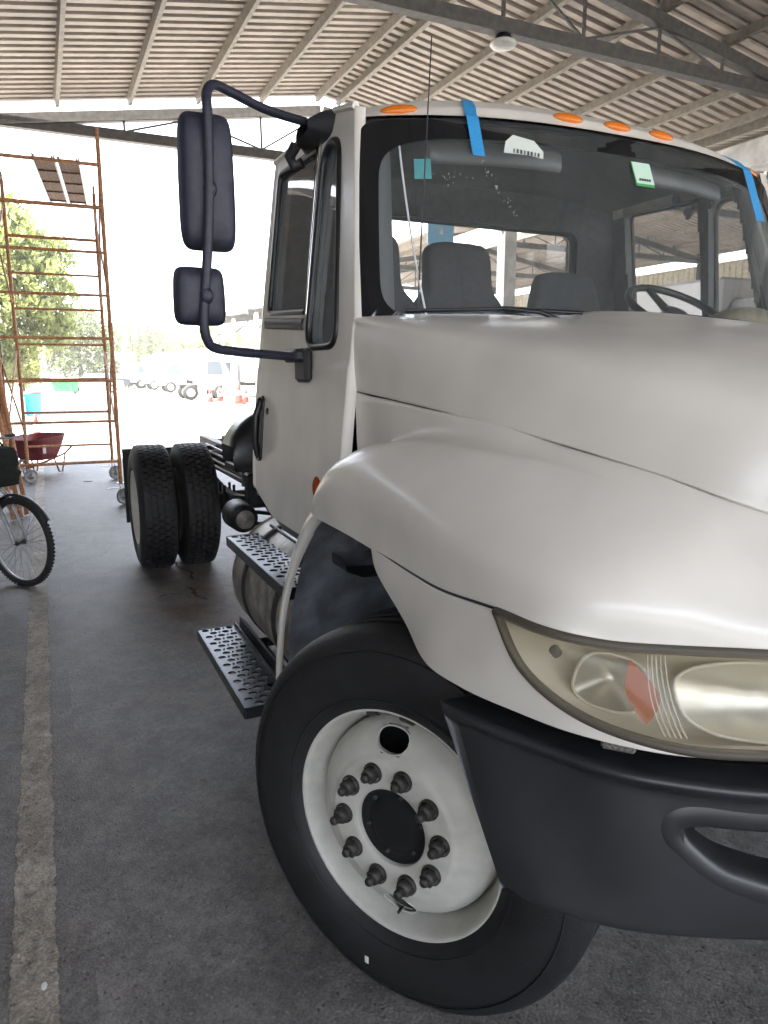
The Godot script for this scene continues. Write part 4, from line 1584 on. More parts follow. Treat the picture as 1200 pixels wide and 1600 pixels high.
func truck_mirror(t: Node3D) -> void:
	for sd in [0, 1]:
		var mm := Node3D.new()
		mm.name = "mirror_assembly" if sd == 0 else "mirror_assembly_001"
		t.add_child(mm)
		var fx := func(p: Vector3) -> Vector3: return p if sd == 0 else mir(p)
		var shell := func(nm: String, xc: float, w: float, y0: float, y1: float, z: float, bulge: float) -> void:
			var s := S()
			var g := []
			for i in 25:
				var row := []
				var v := i / 24.0
				for j in 25:
					var a := TAU * j / 24
					row.append(Vector2(cos(a), sin(a)))
				g.append(row)
			# rounded-rectangle outline, stacked towards the eye into a domed back
			var stack := []
			for q in [[0.0, 0.94], [0.02, 1.0], [0.035, 0.99], [0.058, 0.93], [0.072, 0.8], [0.08, 0.5], [0.083, 0.0]]:
				var row := []
				for j in 65:
					var a := TAU * j / 64
					var e := 2.0 / 7.0
					var ux := signf(cos(a)) * pow(absf(cos(a)), e)
					var uy := signf(sin(a)) * pow(absf(sin(a)), e)
					var taper := 1.0 + bulge * (1.0 - uy * uy) - 0.03 * uy
					row.append(fx.call(Vector3(xc + ux * w * 0.5 * q[1] * taper, (y0 + y1) / 2 + uy * (y1 - y0) / 2 * minf(1.0, q[1] + 0.03), z + q[0] * (0.9 if y1 - y0 > 0.3 else 0.8))))
				stack.append(row)
			grid(s, stack)
			put(s, nm, mm, M.mirror_back)
			s = S()
			var seam := []
			for j in 64:
				seam.append(stack[1][j])
			tube(s, seam, 0.0022, 6, true)
			put(s, "shell_seam", mm, M.black)
			s = S()
			var gl := []
			for j in 64:
				gl.append(stack[0][j])
			var c: Vector3 = fx.call(Vector3(xc, (y0 + y1) / 2, z))
			for j in 64:
				s.add_vertex(c); s.add_vertex(gl[j]); s.add_vertex(gl[(j + 1) % 64])
			put(s, "mirror_glass", mm, M.chrome)
		shell.call("main_mirror", 0.4905, 0.158, 1.937, 2.318, -2.31, 0.03)
		shell.call("wide_mirror", 0.452, 0.146, 1.718, 1.886, -2.3, 0.05)
		# arm: one bent tube from the roof corner out, down behind the heads and back to the door
		var s := S()
		var arm := [Vector3(.895, 2.405, -2.5), Vector3(.72, 2.40, -2.42), Vector3(.58, 2.402, -2.325), Vector3(.52, 2.395, -2.275), Vector3(.492, 2.36, -2.245), Vector3(.488, 2.3, -2.228), Vector3(.482, 2.1, -2.222), Vector3(.47, 1.93, -2.222), Vector3(.458, 1.8, -2.23), Vector3(.452, 1.72, -2.235), Vector3(.463, 1.67, -2.245), Vector3(.495, 1.648, -2.265), Vector3(.6, 1.638, -2.31), Vector3(.83, 1.625, -2.41)]
		var ac := []
		for p in curve(arm, 90): ac.append(fx.call(p))
		tube(s, ac, 0.0145, 12)
		put(s, "mirror_arm", mm, M.mirror_back)
		s = S()
		for y in [2.1, 1.8]:
			ellipsoid(s, fx.call(Vector3(0.486 if y > 2 else 0.462, y, -2.226)), Vector3(0.02, 0.026, 0.018))
		put(s, "arm_clamp", mm, M.mirror_back)
		# brackets on the cab
		s = S()
		var wedge := []
		for q in [[0.0, 1.0], [0.5, 0.8], [1.0, 0.35]]:
			var row := []
			for k in 17:
				var a := TAU * k / 16
				var zz := -2.52 + signf(cos(a)) * pow(absf(cos(a)), 0.5) * 0.15 * (1.0 if cos(a) < 0 else 1.1)
				var yy: float = 2.385 + signf(sin(a)) * pow(absf(sin(a)), 0.5) * 0.055 * q[1] - 0.12 * maxf(0.0, -zz - 2.55)
				row.append(fx.call(Vector3(0.955 - 0.09 * q[0], yy, lerpf(zz, -2.5, q[0] * 0.6))))
			wedge.append(row)
		grid(s, wedge)
		put(s, "upper_bracket", mm, M.plastic)
		s = S()
		tube(s, [fx.call(Vector3(.875, 2.36, -2.60)), fx.call(Vector3(.862, 2.33, -2.63)), fx.call(Vector3(.88, 2.30, -2.64)), fx.call(Vector3(.905, 2.31, -2.62))], 0.02, 10)
		put(s, "bracket_knuckle", mm, M.plastic)
		s = S()
		box(s, fx.call(Vector3(.818, 1.60, -2.40)), Vector3(0.03, 0.115, 0.12), 0.012)
		box(s, fx.call(Vector3(.80, 1.632, -2.425)), Vector3(0.06, 0.045, 0.13), 0.012)
		put(s, "lower_bracket", mm, M.plastic)

func tyre_profile(r: float, w: float) -> Array:
	var o := []
	for p in [[.285, -.012], [.30, .012], [.33, .027], [.37, .036], [.41, .036], [.445, .028], [.47, .014], [.486, 0.0], [.497, -.018], [.503, -.04]]:
		o.append(Vector2(p[0] * r / .505, p[1]))
	for c in 4:
		var z := -0.045 - (w - 0.07) * (c + 0.6) / 4.2
		o.append(Vector2(r - 0.0005, z + 0.008)); o.append(Vector2(r - 0.012, z + 0.004)); o.append(Vector2(r - 0.012, z - 0.004)); o.append(Vector2(r - 0.0005, z - 0.008))
	for p in [[.503, .04], [.497, .018], [.486, 0.0], [.47, -.014], [.445, -.028], [.41, -.036], [.37, -.036], [.33, -.027], [.30, -.012], [.285, .012]]:
		o.append(Vector2(p[0] * r / .505, -w + p[1]))
	return o

func truck_wheels(t: Node3D) -> void:
	var n := Vector3(-.8604, .0234, .509).normalized()
	var a := Vector3(.509, 0, .8607).normalized()
	var b := n.cross(a)
	for sd in [0, 1]:
		var xf := Transform3D(Basis(a, b, n), Vector3(.713, .466, -1.45))
		if sd == 1:   # the other steered wheel, parallel to this one, facing away
			xf = Transform3D(Basis(-a, b, -n), Vector3(2.83, .466, -1.45) - n * 0.02)
		var wh := Node3D.new()
		wh.name = "front_wheel" if sd == 0 else "front_wheel_001"
		t.add_child(wh)
		var s := S()
		lathe(s, tyre_profile(.505, .27), xf, 96, null, 0.004)
		for rr in [[.452, .0275], [.33, .0275]]:
			var ring := []
			for i in 96:
				var an := TAU * i / 96
				var p: Vector3 = xf * Vector3(rr[0] * cos(an), rr[0] * sin(an), rr[1])
				p.y = maxf(p.y, 0.004)
				ring.append(p)
			tube(s, ring, 0.0022, 6, true)
		put(s, "tyre", wh, M.tyre)
		s = S()
		box(s, xf * Vector3(-.06, -.395, .0365), Vector3(.012, .02, .002), 0.001, xf.basis)
		put(s, "chalk_mark", wh, M.paper)
		# steel disc: rolled flange, gutter, convex face, two hand holes
		s = S()
		lathe(s, [Vector2(.300, -.006), Vector2(.303, .004), Vector2(.2995, .0105), Vector2(.294, .0095), Vector2(.289, .003), Vector2(.284, -.008), Vector2(.279, -.022), Vector2(.273, -.04), Vector2(.268, -.055), Vector2(.264, -.075), Vector2(.262, -.2)], xf, 96)
		put(s, "rim", wh, M.rim)
		var face := [[.258, -.09], [.2575, -.06], [.2545, -.044], [.249, -.032], [.242, -.0215], [.236, -.014], [.230, -.007], [.222, -.001], [.214, .004], [.206, .0085], [.198, .0125], [.190, .016], [.182, .019], [.177, .0235], [.172, .025], [.15, .025], [.12, .025], [.101, .025], [.0985, .022], [.0985, 0.0]]
		var fp := []
		for q in face: fp.append(Vector2(q[0], q[1]))
		var holes := [Vector2(cos(deg_to_rad(94.0)), sin(deg_to_rad(94.0))) * .219, Vector2(cos(deg_to_rad(-86.0)), sin(deg_to_rad(-86.0))) * .219]
		s = S()
		lathe(s, fp, xf, 240, func(x, y):
			for h in holes:
				var rd: Vector2 = h.normalized()
				var d: Vector2 = Vector2(x, y) - h
				if pow(d.dot(rd) / .032, 2.0) + pow(d.dot(Vector2(-rd.y, rd.x)) / .048, 2.0) < 1.0:
					return true
			return false)
		for h in holes:
			var rg := []
			var lip := []
			for i in 41:
				var an := TAU * i / 40
				var rd: Vector2 = h.normalized()
				var p: Vector2 = h + rd * .032 * cos(an) + Vector2(-rd.y, rd.x) * .048 * sin(an)
				var zz := lerpf(-.018, .011, clampf((.244 - p.length()) / .042, 0, 1))
				lip.append(xf * Vector3(p.x, p.y, zz))
				rg.append([xf * Vector3(p.x, p.y, zz), xf * Vector3(p.x, p.y, zz - 0.012)])
			grid(s, rg)
			lip.pop_back()
			tube(s, lip, 0.0028, 6, true)
		var disc := put(s, "wheel_disc", wh, M.rim)
		s = S()
		lathe(s, [Vector2(.255, -.13), Vector2(.0, -.13)], xf, 40)
		put(s, "brake_drum", wh, M.black)
		# hub cap and bolts
		s = S()
		lathe(s, [Vector2(.0985, .012), Vector2(.094, .010), Vector2(.09, .004), Vector2(.07, .004), Vector2(.066, .012), Vector2(.05, .016), Vector2(.0, .016)], xf, 48)
		put(s, "hub_cap", wh, M.void)
		for i in 6:
			s = S()
			var an := TAU * i / 6 + 0.3
			lathe(s, [Vector2(.006, .002), Vector2(.006, .012), Vector2(0, .013)], xf * Transform3D(Basis.IDENTITY, Vector3(.08 * cos(an), .08 * sin(an), 0)), 6)
			put(s, "hub_bolt", wh, M.nut)
		for i in 10:
			s = S()
			var an := deg_to_rad(112.0 + 36.0 * i)
			var o := xf * Transform3D(Basis.IDENTITY, Vector3(.1429 * cos(an), .1429 * sin(an), .025))
			lathe(s, [Vector2(.026, -.002), Vector2(.026, .006), Vector2(.0225, .010)], o, 20)
			lathe(s, [Vector2(.0215, .006), Vector2(.021, .024), Vector2(.017, .029), Vector2(.0, .0295)], o * Transform3D(Basis(Vector3.BACK, i * 0.7), Vector3.ZERO), 6)
			lathe(s, [Vector2(.0105, .028), Vector2(.0115, .039 + 0.004 * (i % 3)), Vector2(.0095, .043 + 0.004 * (i % 3)), Vector2(.0, .0435 + 0.004 * (i % 3))], o, 12)
			put(s, "lug_nut", wh, M.nut)
		for an in [deg_to_rad(104.0), deg_to_rad(84.0)]:
			s = S()
			var bsx := Basis(Vector3.BACK, an)
			box(s, xf * (bsx * Vector3(.287, 0, .004)), Vector3(.012, .045, .012), 0.004, xf.basis * bsx)
			put(s, "balance_weight", wh, M.nut)
		s = S()
		tube(s, [xf * Vector3(.012, -.243, -.02), xf * Vector3(.015, -.24, .0), xf * Vector3(.017, -.239, .008)], 0.004, 8)
		put(s, "valve_stem", wh, M.nut)
	# rear duals with cut tread
	for x in [.6, .925, 2.8, 3.1]:
		var outer: bool = x == .6 or x == 3.1
		var left: bool = x < 2.0
		var wh := Node3D.new()
		wh.name = "rear_wheel" if not t.has_node("rear_wheel") else "rear_wheel_%03d" % [[.6, .925, 2.8, 3.1].find(x)]
		t.add_child(wh)
		var w := 0.265
		# local +z points outboard
		var bs := Basis(Vector3(0, 0, 1), Vector3.UP, Vector3(-1, 0, 0)) if left else Basis(Vector3(0, 0, -1), Vector3.UP, Vector3(1, 0, 0))
		var xf := Transform3D(bs, Vector3(x if left else x, .495, -6.03))
		var s := S()
		var r := .492
		var o := []
		for p in [[.29, -.02], [.30, .0], [.34, .012], [.40, .014], [.44, .006], [.47, -.006], [.486, -.014], [.492, -.03]]:
			o.append(Vector2(p[0], p[1] - 0.0))
		for p in [[.492, .03], [.486, .014], [.47, .006], [.44, -.006], [.40, -.014], [.34, -.012], [.30, .0], [.29, .02]]:
			o.append(Vector2(p[0], -w + p[1]))
		lathe(s, o, xf, 72, null, 0.003)
		put(s, "tyre", wh, M.tyre)
		s = S()
		s.set_smooth_group(-1)
		var nb := 58
		for row in 5:
			var zc := -w * 0.5 + (row - 2) * 0.046
			for i in nb:
				var off := 0.5 if row % 2 else 0.0
				var hw := 0.0205 if row in [0, 4] else 0.0195
				var da := TAU / nb
				var a0 := (i + off) * da
				var lo := []
				var hi := []
				# lozenge block: six corners
				for q in [[-0.42, -1.0], [0.32, -1.0], [0.5, 0.0], [0.32, 1.0], [-0.42, 1.0], [-0.26, 0.0]]:
					var an: float = a0 + q[0] * da
					var zz: float = zc + q[1] * hw
					var drop := 0.006 if absf(zz + w * 0.5) > 0.1 else 0.0
					for e in [[lo, r - 0.006], [hi, r + 0.013 - drop]]:
						var pp: Vector3 = xf * Vector3(e[1] * cos(an), e[1] * sin(an), zz)
						pp.y = maxf(pp.y, 0.003)
						e[0].append(pp)
				for k in 6:
					quad(s, lo[k], lo[(k + 1) % 6], hi[(k + 1) % 6], hi[k])
				quad(s, hi[0], hi[1], hi[2], hi[5])
				quad(s, hi[5], hi[2], hi[3], hi[4])
		var tr := put(s, "tread", wh, M.tyre)
		tr.set_meta("kind", "stuff")
		s = S()
		var dish := -0.13 if outer else -0.12
		lathe(s, [Vector2(.292, -.012), Vector2(.303, -.002), Vector2(.298, .006), Vector2(.288, -.002), Vector2(.28, -.03), Vector2(.262, -.05), Vector2(.255, -.09), Vector2(.235, dish), Vector2(.18, dish - 0.02), Vector2(.11, dish - 0.02), Vector2(.1, dish + 0.06 if outer else dish - 0.02), Vector2(0, dish + 0.07 if outer else dish - 0.02)], xf, 48)
		put(s, "rim", wh, M.rim)

func truck_chassis(t: Node3D) -> void:
	var s: SurfaceTool
	for x in [1.42, 2.28]:
		s = S()
		var sd := -1.0 if x < XC else 1.0
		box(s, Vector3(x, .80, -4.1), Vector3(0.01, .26, 6.8), 0.002)
		box(s, Vector3(x - sd * .035, .925, -4.1), Vector3(.08, .01, 6.8), 0.002)
		box(s, Vector3(x - sd * .035, .675, -4.1), Vector3(.08, .01, 6.8), 0.002)
		put(s, "frame_rail", t, M.chassis)
		for i in 12:
			s = S()
			var z := -3.4 - 0.28 * i
			lathe(s, [Vector2(.016, 0), Vector2(.016, .014), Vector2(0, .014)], Transform3D(Basis(Vector3.UP, sd * PI / 2), Vector3(x + sd * .006, .86 - 0.1 * (i % 2), z)), 6)
			put(s, "frame_bolt", t, M.nut)
		# leaf springs and hangers at the rear axle
		s = S()
		for i in 7:
			var l := 1.5 - 0.17 * i
			var pts := []
			for k in 13:
				var f := k / 12.0 * 2 - 1
				pts.append(Vector3(x + sd * .07, .58 - .017 * i + 0.07 * f * f * l * l / 2.2, -6.03 + f * l / 2))
			for k in 12:
				bar(s, pts[k], pts[k + 1], 0.075, 0.013, 0.002)
		put(s, "leaf_spring", t, M.chassis)
		for z in [-5.2, -6.8]:
			s = S()
			box(s, Vector3(x + sd * .06, .72, z), Vector3(.11, .24, .12), 0.015)
			put(s, "spring_hanger", t, M.chassis)
		s = S()
		for z in [-5.95, -6.11]:
			tube(s, [Vector3(x + sd * .03, .64, z), Vector3(x + sd * .03, .38, z)], 0.012, 8)
			tube(s, [Vector3(x + sd * .11, .64, z), Vector3(x + sd * .11, .38, z)], 0.012, 8)
		put(s, "axle_u_bolt", t, M.chassis)
	for z in [-3.5, -4.7, -5.5, -6.6, -7.4]:
		s = S()
		box(s, Vector3(XC, .8, z), Vector3(.8, .2, .1), 0.01)
		put(s, "cross_member", t, M.chassis)
	# rear axle with differential, propeller shaft
	s = S()
	tube(s, [Vector3(.98, .495, -6.03), Vector3(1.5, .495, -6.03), Vector3(2.2, .495, -6.03), Vector3(2.74, .495, -6.03)], [.075, .085, .085, .075], 16)
	put(s, "rear_axle", t, M.chassis)
	s = S()
	ellipsoid(s, Vector3(XC, .5, -6.0), Vector3(.19, .23, .23))
	put(s, "differential", t, M.chassis)
	s = S()
	tube(s, [Vector3(XC, .55, -5.75), Vector3(XC, .68, -4.2), Vector3(XC, .72, -3.0)], .05, 14)
	put(s, "propeller_shaft", t, M.chassis)
	s = S()
	tube(s, [Vector3(1.0, .466, -1.5), Vector3(1.3, .40, -1.45), Vector3(2.4, .40, -1.45), Vector3(2.7, .466, -1.5)], .06, 12)
	put(s, "front_axle", t, M.chassis)
	# engine bay and gearbox mass
	s = S()
	box(s, Vector3(XC, .95, -1.7), Vector3(.7, .8, 1.5), 0.08)
	put(s, "engine", t, M.black)
	# fifth-wheel style brackets on top of the frame behind the cab
	for q in [[1.36, .97, -5.3, .16, .09, .34], [1.40, .955, -4.55, .12, .06, .24], [1.5, .98, -6.2, .2, .1, .3]]:
		s = S()
		box(s, Vector3(q[0], q[1], q[2]), Vector3(q[3], q[4], q[5]), 0.012, Basis(Vector3.UP, 0.12))
		put(s, "body_mount", t, M.black)
	for i in 4:
		s = S()
		var y := .90 - 0.055 * i
		tube(s, [Vector3(1.36, y, -6.9), Vector3(1.35, y + 0.015 * (i % 2), -5.0), Vector3(1.36, y - 0.02, -3.3)], 0.011, 6)
		put(s, "brake_line", t, M.black)
	for z in [-5.0, -5.45, -4.5]:
		s = S()
		box(s, Vector3(1.345, .80, z), Vector3(.02, .2, .03), 0.004)
		put(s, "line_clip", t, M.steel)
	# battery box and its cover standing behind the cab
	s = S()
	var g := []
	for i in 15:
		var f := i / 14.0
		var row := []
		for w in [0.0, 1.0]:
			row.append(Vector3(lerpf(1.02, 1.34, f), 1.02 + 0.33 * sqrt(maxf(0.0, 1.0 - pow(1.0 - f * 0.95 - 0.05, 2.0))) , -4.35 - 0.3 * w))
		g.append([Vector3(row[0].x, 1.0, row[0].z), row[0], row[1], Vector3(row[1].x, 1.0, row[1].z)])
	grid(s, g)
	put(s, "air_intake_cowl", t, M.black)
	s = S()
	box(s, Vector3(1.2, 0.99, -4.5), Vector3(0.34, 0.05, 0.3), 0.01)
	put(s, "intake_base", t, M.black)
	# air tank with pale end
	s = S()
	lathe(s, [Vector2(0, .012), Vector2(.05, .01), Vector2(.075, -.008), Vector2(.094, -.035), Vector2(.102, -.24), Vector2(.0, -.27)], Transform3D(Basis.IDENTITY, Vector3(1.13, .625, -4.55)), 28)
	put(s, "air_tank", t, M.chassis)
	s = S()
	lathe(s, [Vector2(0, .02), Vector2(.02, .02), Vector2(.024, .01), Vector2(.06, .008), Vector2(.062, 0.0)], Transform3D(Basis.IDENTITY, Vector3(1.13, .625, -4.545)), 24)
	put(s, "tank_end_plate", t, M.tank)
	s = S()
	tube(s, [Vector3(1.22, .66, -4.6), Vector3(1.3, .66, -4.5), Vector3(1.36, .72, -4.4)], .014, 8)
	tube(s, [Vector3(1.2, .58, -4.6), Vector3(1.3, .6, -4.5), Vector3(1.36, .68, -4.4)], .014, 8)
	put(s, "air_hose", t, M.black)
	# mud flap behind the outer dual
	s = S()
	box(s, Vector3(.86, .56, -6.66), Vector3(.56, .62, .012))
	put(s, "mud_flap", t, M.rubber)
	s = S()
	box(s, Vector3(1.0, .89, -6.66), Vector3(.84, .04, .04))
	put(s, "flap_hanger", t, M.chassis)
	# fuel tank under the door with two straps
	s = S()
	var R := .30
	var tx := Transform3D(Basis.IDENTITY, Vector3(1.055, .60, -2.42))
	lathe(s, [Vector2(0, .04), Vector2(.16, .035), Vector2(.26, .015), Vector2(R - .012, -.006), Vector2(R, -.02), Vector2(R, -.9), Vector2(R - .012, -.915), Vector2(.26, -.935), Vector2(.16, -.955), Vector2(0, -.96)], tx, 64)
	var tank := put(s, "fuel_tank", t, M.tank)
	for z in [-.22, -.70]:
		s = S()
		lathe(s, [Vector2(R, z + .022), Vector2(R + .008, z + .02), Vector2(R + .008, z - .02), Vector2(R, z - .022)], tx, 64)
		put(s, "strap", tank, M.rubber)
	s = S()
	lathe(s, [Vector2(R - .004, -.895), Vector2(R + .006, -.9), Vector2(R + .002, -.908)], tx, 64)
	put(s, "end_seam", tank, M.tank)
	for z in [-2.64, -3.12]:
		s = S()
		box(s, Vector3(1.2, .33, z), Vector3(.5, .06, .05), 0.008)
		box(s, Vector3(1.395, .55, z), Vector3(.04, .5, .05), 0.008)
		put(s, "tank_bracket", t, M.chassis)
	# perforated steps
	for q in [[.57, .74, .38, -3.28, -2.40], [.715, .888, .83, -3.23, -2.34]]:
		s = S()
		s.set_smooth_group(-1)
		var x0: float = q[0]
		var x1: float = q[1]
		var y: float = q[2]
		var nzc := 20
		var cz: float = (q[4] - q[3]) / nzc
		var cx: float = (x1 - x0) / 3.0
		for i in nzc:
			var zc: float = q[3] + (i + .5) * cz
			var cells := 3
			var xs := x0
			if i % 2 == 1:
				cells = 2
				xs = x0 + cx / 2
				for e in [x0, x1 - cx / 2]:
					quad(s, Vector3(e, y, zc - cz / 2), Vector3(e + cx / 2, y, zc - cz / 2), Vector3(e + cx / 2, y, zc + cz / 2), Vector3(e, y, zc + cz / 2))
			for j in cells:
				var c := Vector3(xs + (j + .5) * cx, y, zc)
				lathe(s, [Vector2(.005, .0), Vector2(.003, .004), Vector2(0, .0045)], Transform3D(Basis(Vector3.RIGHT, -PI / 2), c + Vector3(cx * 0.5, 0, 0)), 7)
				var hole := []
				var rim := []
				var sq := []
				for k in 16:
					var an := TAU * k / 16
					var d := Vector2(cos(an), sin(an))
					var m := 1.0 / maxf(absf(d.x), absf(d.y))
					hole.append(c + Vector3(d.x * .0165, 0, d.y * .0165))
					rim.append(c + Vector3(d.x * .0165, -.007, d.y * .0165))
					sq.append(c + Vector3(d.x * m * cx / 2, 0, d.y * m * cz / 2))
				for k in 16:
					quad(s, hole[k], hole[(k + 1) % 16], sq[(k + 1) % 16], sq[k])
					quad(s, rim[k], rim[(k + 1) % 16], hole[(k + 1) % 16], hole[k])
		var zm: float = (q[3] + q[4]) / 2
		var ln: float = q[4] - q[3]
		box(s, Vector3(x0 - .003, y - .021, zm), Vector3(.006, .045, ln + .006), 0.002)
		box(s, Vector3(x1 + .003, y - .012, zm), Vector3(.006, .06, ln + .006), 0.002)
		box(s, Vector3((x0 + x1) / 2, y - .02, q[3] - .003), Vector3(x1 - x0, .045, .006), 0.002)
		box(s, Vector3((x0 + x1) / 2, y - .02, q[4] + .003), Vector3(x1 - x0, .045, .006), 0.002)
		var step := put(s, "step_tread", t, M.tread_plate)
		s = S()
		box(s, Vector3(x1 + .03, y + .012, zm), Vector3(.012, .07, ln * .98), 0.004)
		box(s, Vector3(x1 + .06, y - .02, zm + .1), Vector3(.05, .012, ln * .7), 0.004)
		put(s, "step_rail", step, M.tread_plate)
		for z in [zm - .25, zm + .22]:
			s = S()
			box(s, Vector3(x1 + .12, y - .035, z), Vector3(.28, .03, .05), 0.006)
			put(s, "step_bracket", step, M.chassis)

# ---------------------------------------------------------------- scaffold and things in the shed
func scaffold() -> void:
	var base := Vector3(.22, 0, -10.2)
	var t := thing("scaffold", "rusty orange tubular scaffold tower on castor wheels at the shed's open end", "scaffold", base)
	var near := [Vector3(-.43, 0, -9.15), Vector3(.755, 0, -9.1)]
	var far := [Vector3(-.29, 0, -11.4), Vector3(.845, 0, -11.34)]
	var levels := [.52, 1.0, 1.47, 1.95, 2.43, 2.9, 3.38]
	var s: SurfaceTool
	for fr in [near, far]:
		for k in 2:
			for seg in [[0.26, 2.06], [2.06, 4.12 if fr == near and k == 1 else (4.0 if k == 1 else 4.08)]]:
				s = S()
				tube(s, [fr[k] - base + Vector3(0.012 * (seg[0] / 4.0), seg[0], 0), fr[k] - base + Vector3(0.012, seg[1], 0)], 0.0235, 12)
				if seg[0] > 1.0:
					tube(s, [fr[k] - base + Vector3(0.008, 1.98, 0), fr[k] - base + Vector3(0.008, 2.13, 0)], 0.028, 12)
					tube(s, [fr[k] - base + Vector3(0.012, seg[1], 0), fr[k] - base + Vector3(0.012, seg[1] + .1, 0)], 0.017, 10)
				put(s, "leg", t, M.orange)
			s = S()
			var c: Vector3 = fr[k] - base
			lathe(s, [Vector2(0, -.022), Vector2(.09, -.022), Vector2(.1, -.016), Vector2(.1, .016), Vector2(.09, .022), Vector2(.085, .012), Vector2(.03, .01), Vector2(.03, .024), Vector2(0, .024)], Transform3D(Basis(Vector3.UP, 0.5), c + Vector3(.03, .102, .03)), 28)
			var cas := put(s, "castor_wheel", t, M.galv)
			s = S()
			for q in [-.03, .03]:
				bar(s, c + Vector3(.0 + q * .5, .25, q * .9), c + Vector3(.03 + q * .5, .1, .03 + q * .9), .04, .006)
			box(s, c + Vector3(0, .255, 0), Vector3(.09, .012, .09))
			bar(s, c + Vector3(-.02, .2, .02), c + Vector3(-.17, .205, .06), .035, .008)
			put(s, "castor_fork", cas, M.galv)
		for y in levels:
			s = S()
			tube(s, [fr[0] - base + Vector3(0, y, 0), fr[1] - base + Vector3(0.008, y, 0)], 0.0165 if y < 3.3 else 0.022, 10)
			put(s, "rung", t, M.orange)
		s = S()
		tube(s, [fr[0] - base + Vector3(-.35 if fr == near else 0.0, 3.83, 0), fr[1] - base + Vector3(0.01, 3.83, 0)], 0.02, 10)
		put(s, "top_bar", t, M.orange)
	for k in 2:
		for y in [[.75, 1.85], [2.5, 3.75]]:
			for d in [0, 1]:
				s = S()
				tube(s, [near[k] - base + Vector3(0, y[d], .03), far[k] - base + Vector3(0, y[1 - d], .03)], 0.0115, 8)
				put(s, "cross_brace", t, M.orange)
	for i in 2:
		var p := thing("scaffold_plank", ["left plank of the two on top of the scaffold, brown boards in a steel frame", "right plank of the two on top of the scaffold, brown boards in a steel frame"][i], "plank", Vector3(.30 + .25 * i, 3.855, -10.23), -0.09, "planks on the scaffold")
		for k in 4:
			s = S()
			box(s, Vector3(0, .012, -.9 + .55 * k + .02), Vector3(.2, .018, .54), 0.003)
			put(s, "board", p, M.plank)
		for sd in [-.108, .108]:
			s = S()
			box(s, Vector3(sd, .012, 0), Vector3(.014, .05, 2.2), 0.003)
			put(s, "side_rail", p, M.galv)
		for k in 5:
			s = S()
			box(s, Vector3(0, -.004, -1.05 + .525 * k), Vector3(.21, .016, .035), 0.003)
			put(s, "batten", p, M.plank)
		for z in [-1.12, 1.12]:
			s = S()
			for sd in [-.09, .09]:
				tube(s, [Vector3(sd, .01, z * .97), Vector3(sd, .015, z), Vector3(sd, -.02, z * 1.02)], .009, 6)
			put(s, "hook", p, M.galv)
	var lean := [[Vector3(-.275, 0, -8.75), Vector3(-.53, 2.7, -9.0)], [Vector3(-.33, 0, -8.6), Vector3(-.62, 2.6, -8.9)], [Vector3(-.40, 0, -8.5), Vector3(-.70, 2.5, -8.8)]]
	var words := ["rightmost of the three rusty orange tubes leaning by the scaffold behind the bicycle", "middle one of the three rusty orange tubes leaning behind the bicycle", "leftmost of the three rusty orange tubes leaning behind the bicycle"]
	for i in 3:
		s = S()
		tube(s, [Vector3(0, 0.02, 0), lean[i][1] - lean[i][0]], 0.024, 12)
		var o := put(s, "scaffold_tube", self, M.orange)
		o.position = lean[i][0]
		tag(o, words[i], "tube", "loose scaffold tubes")

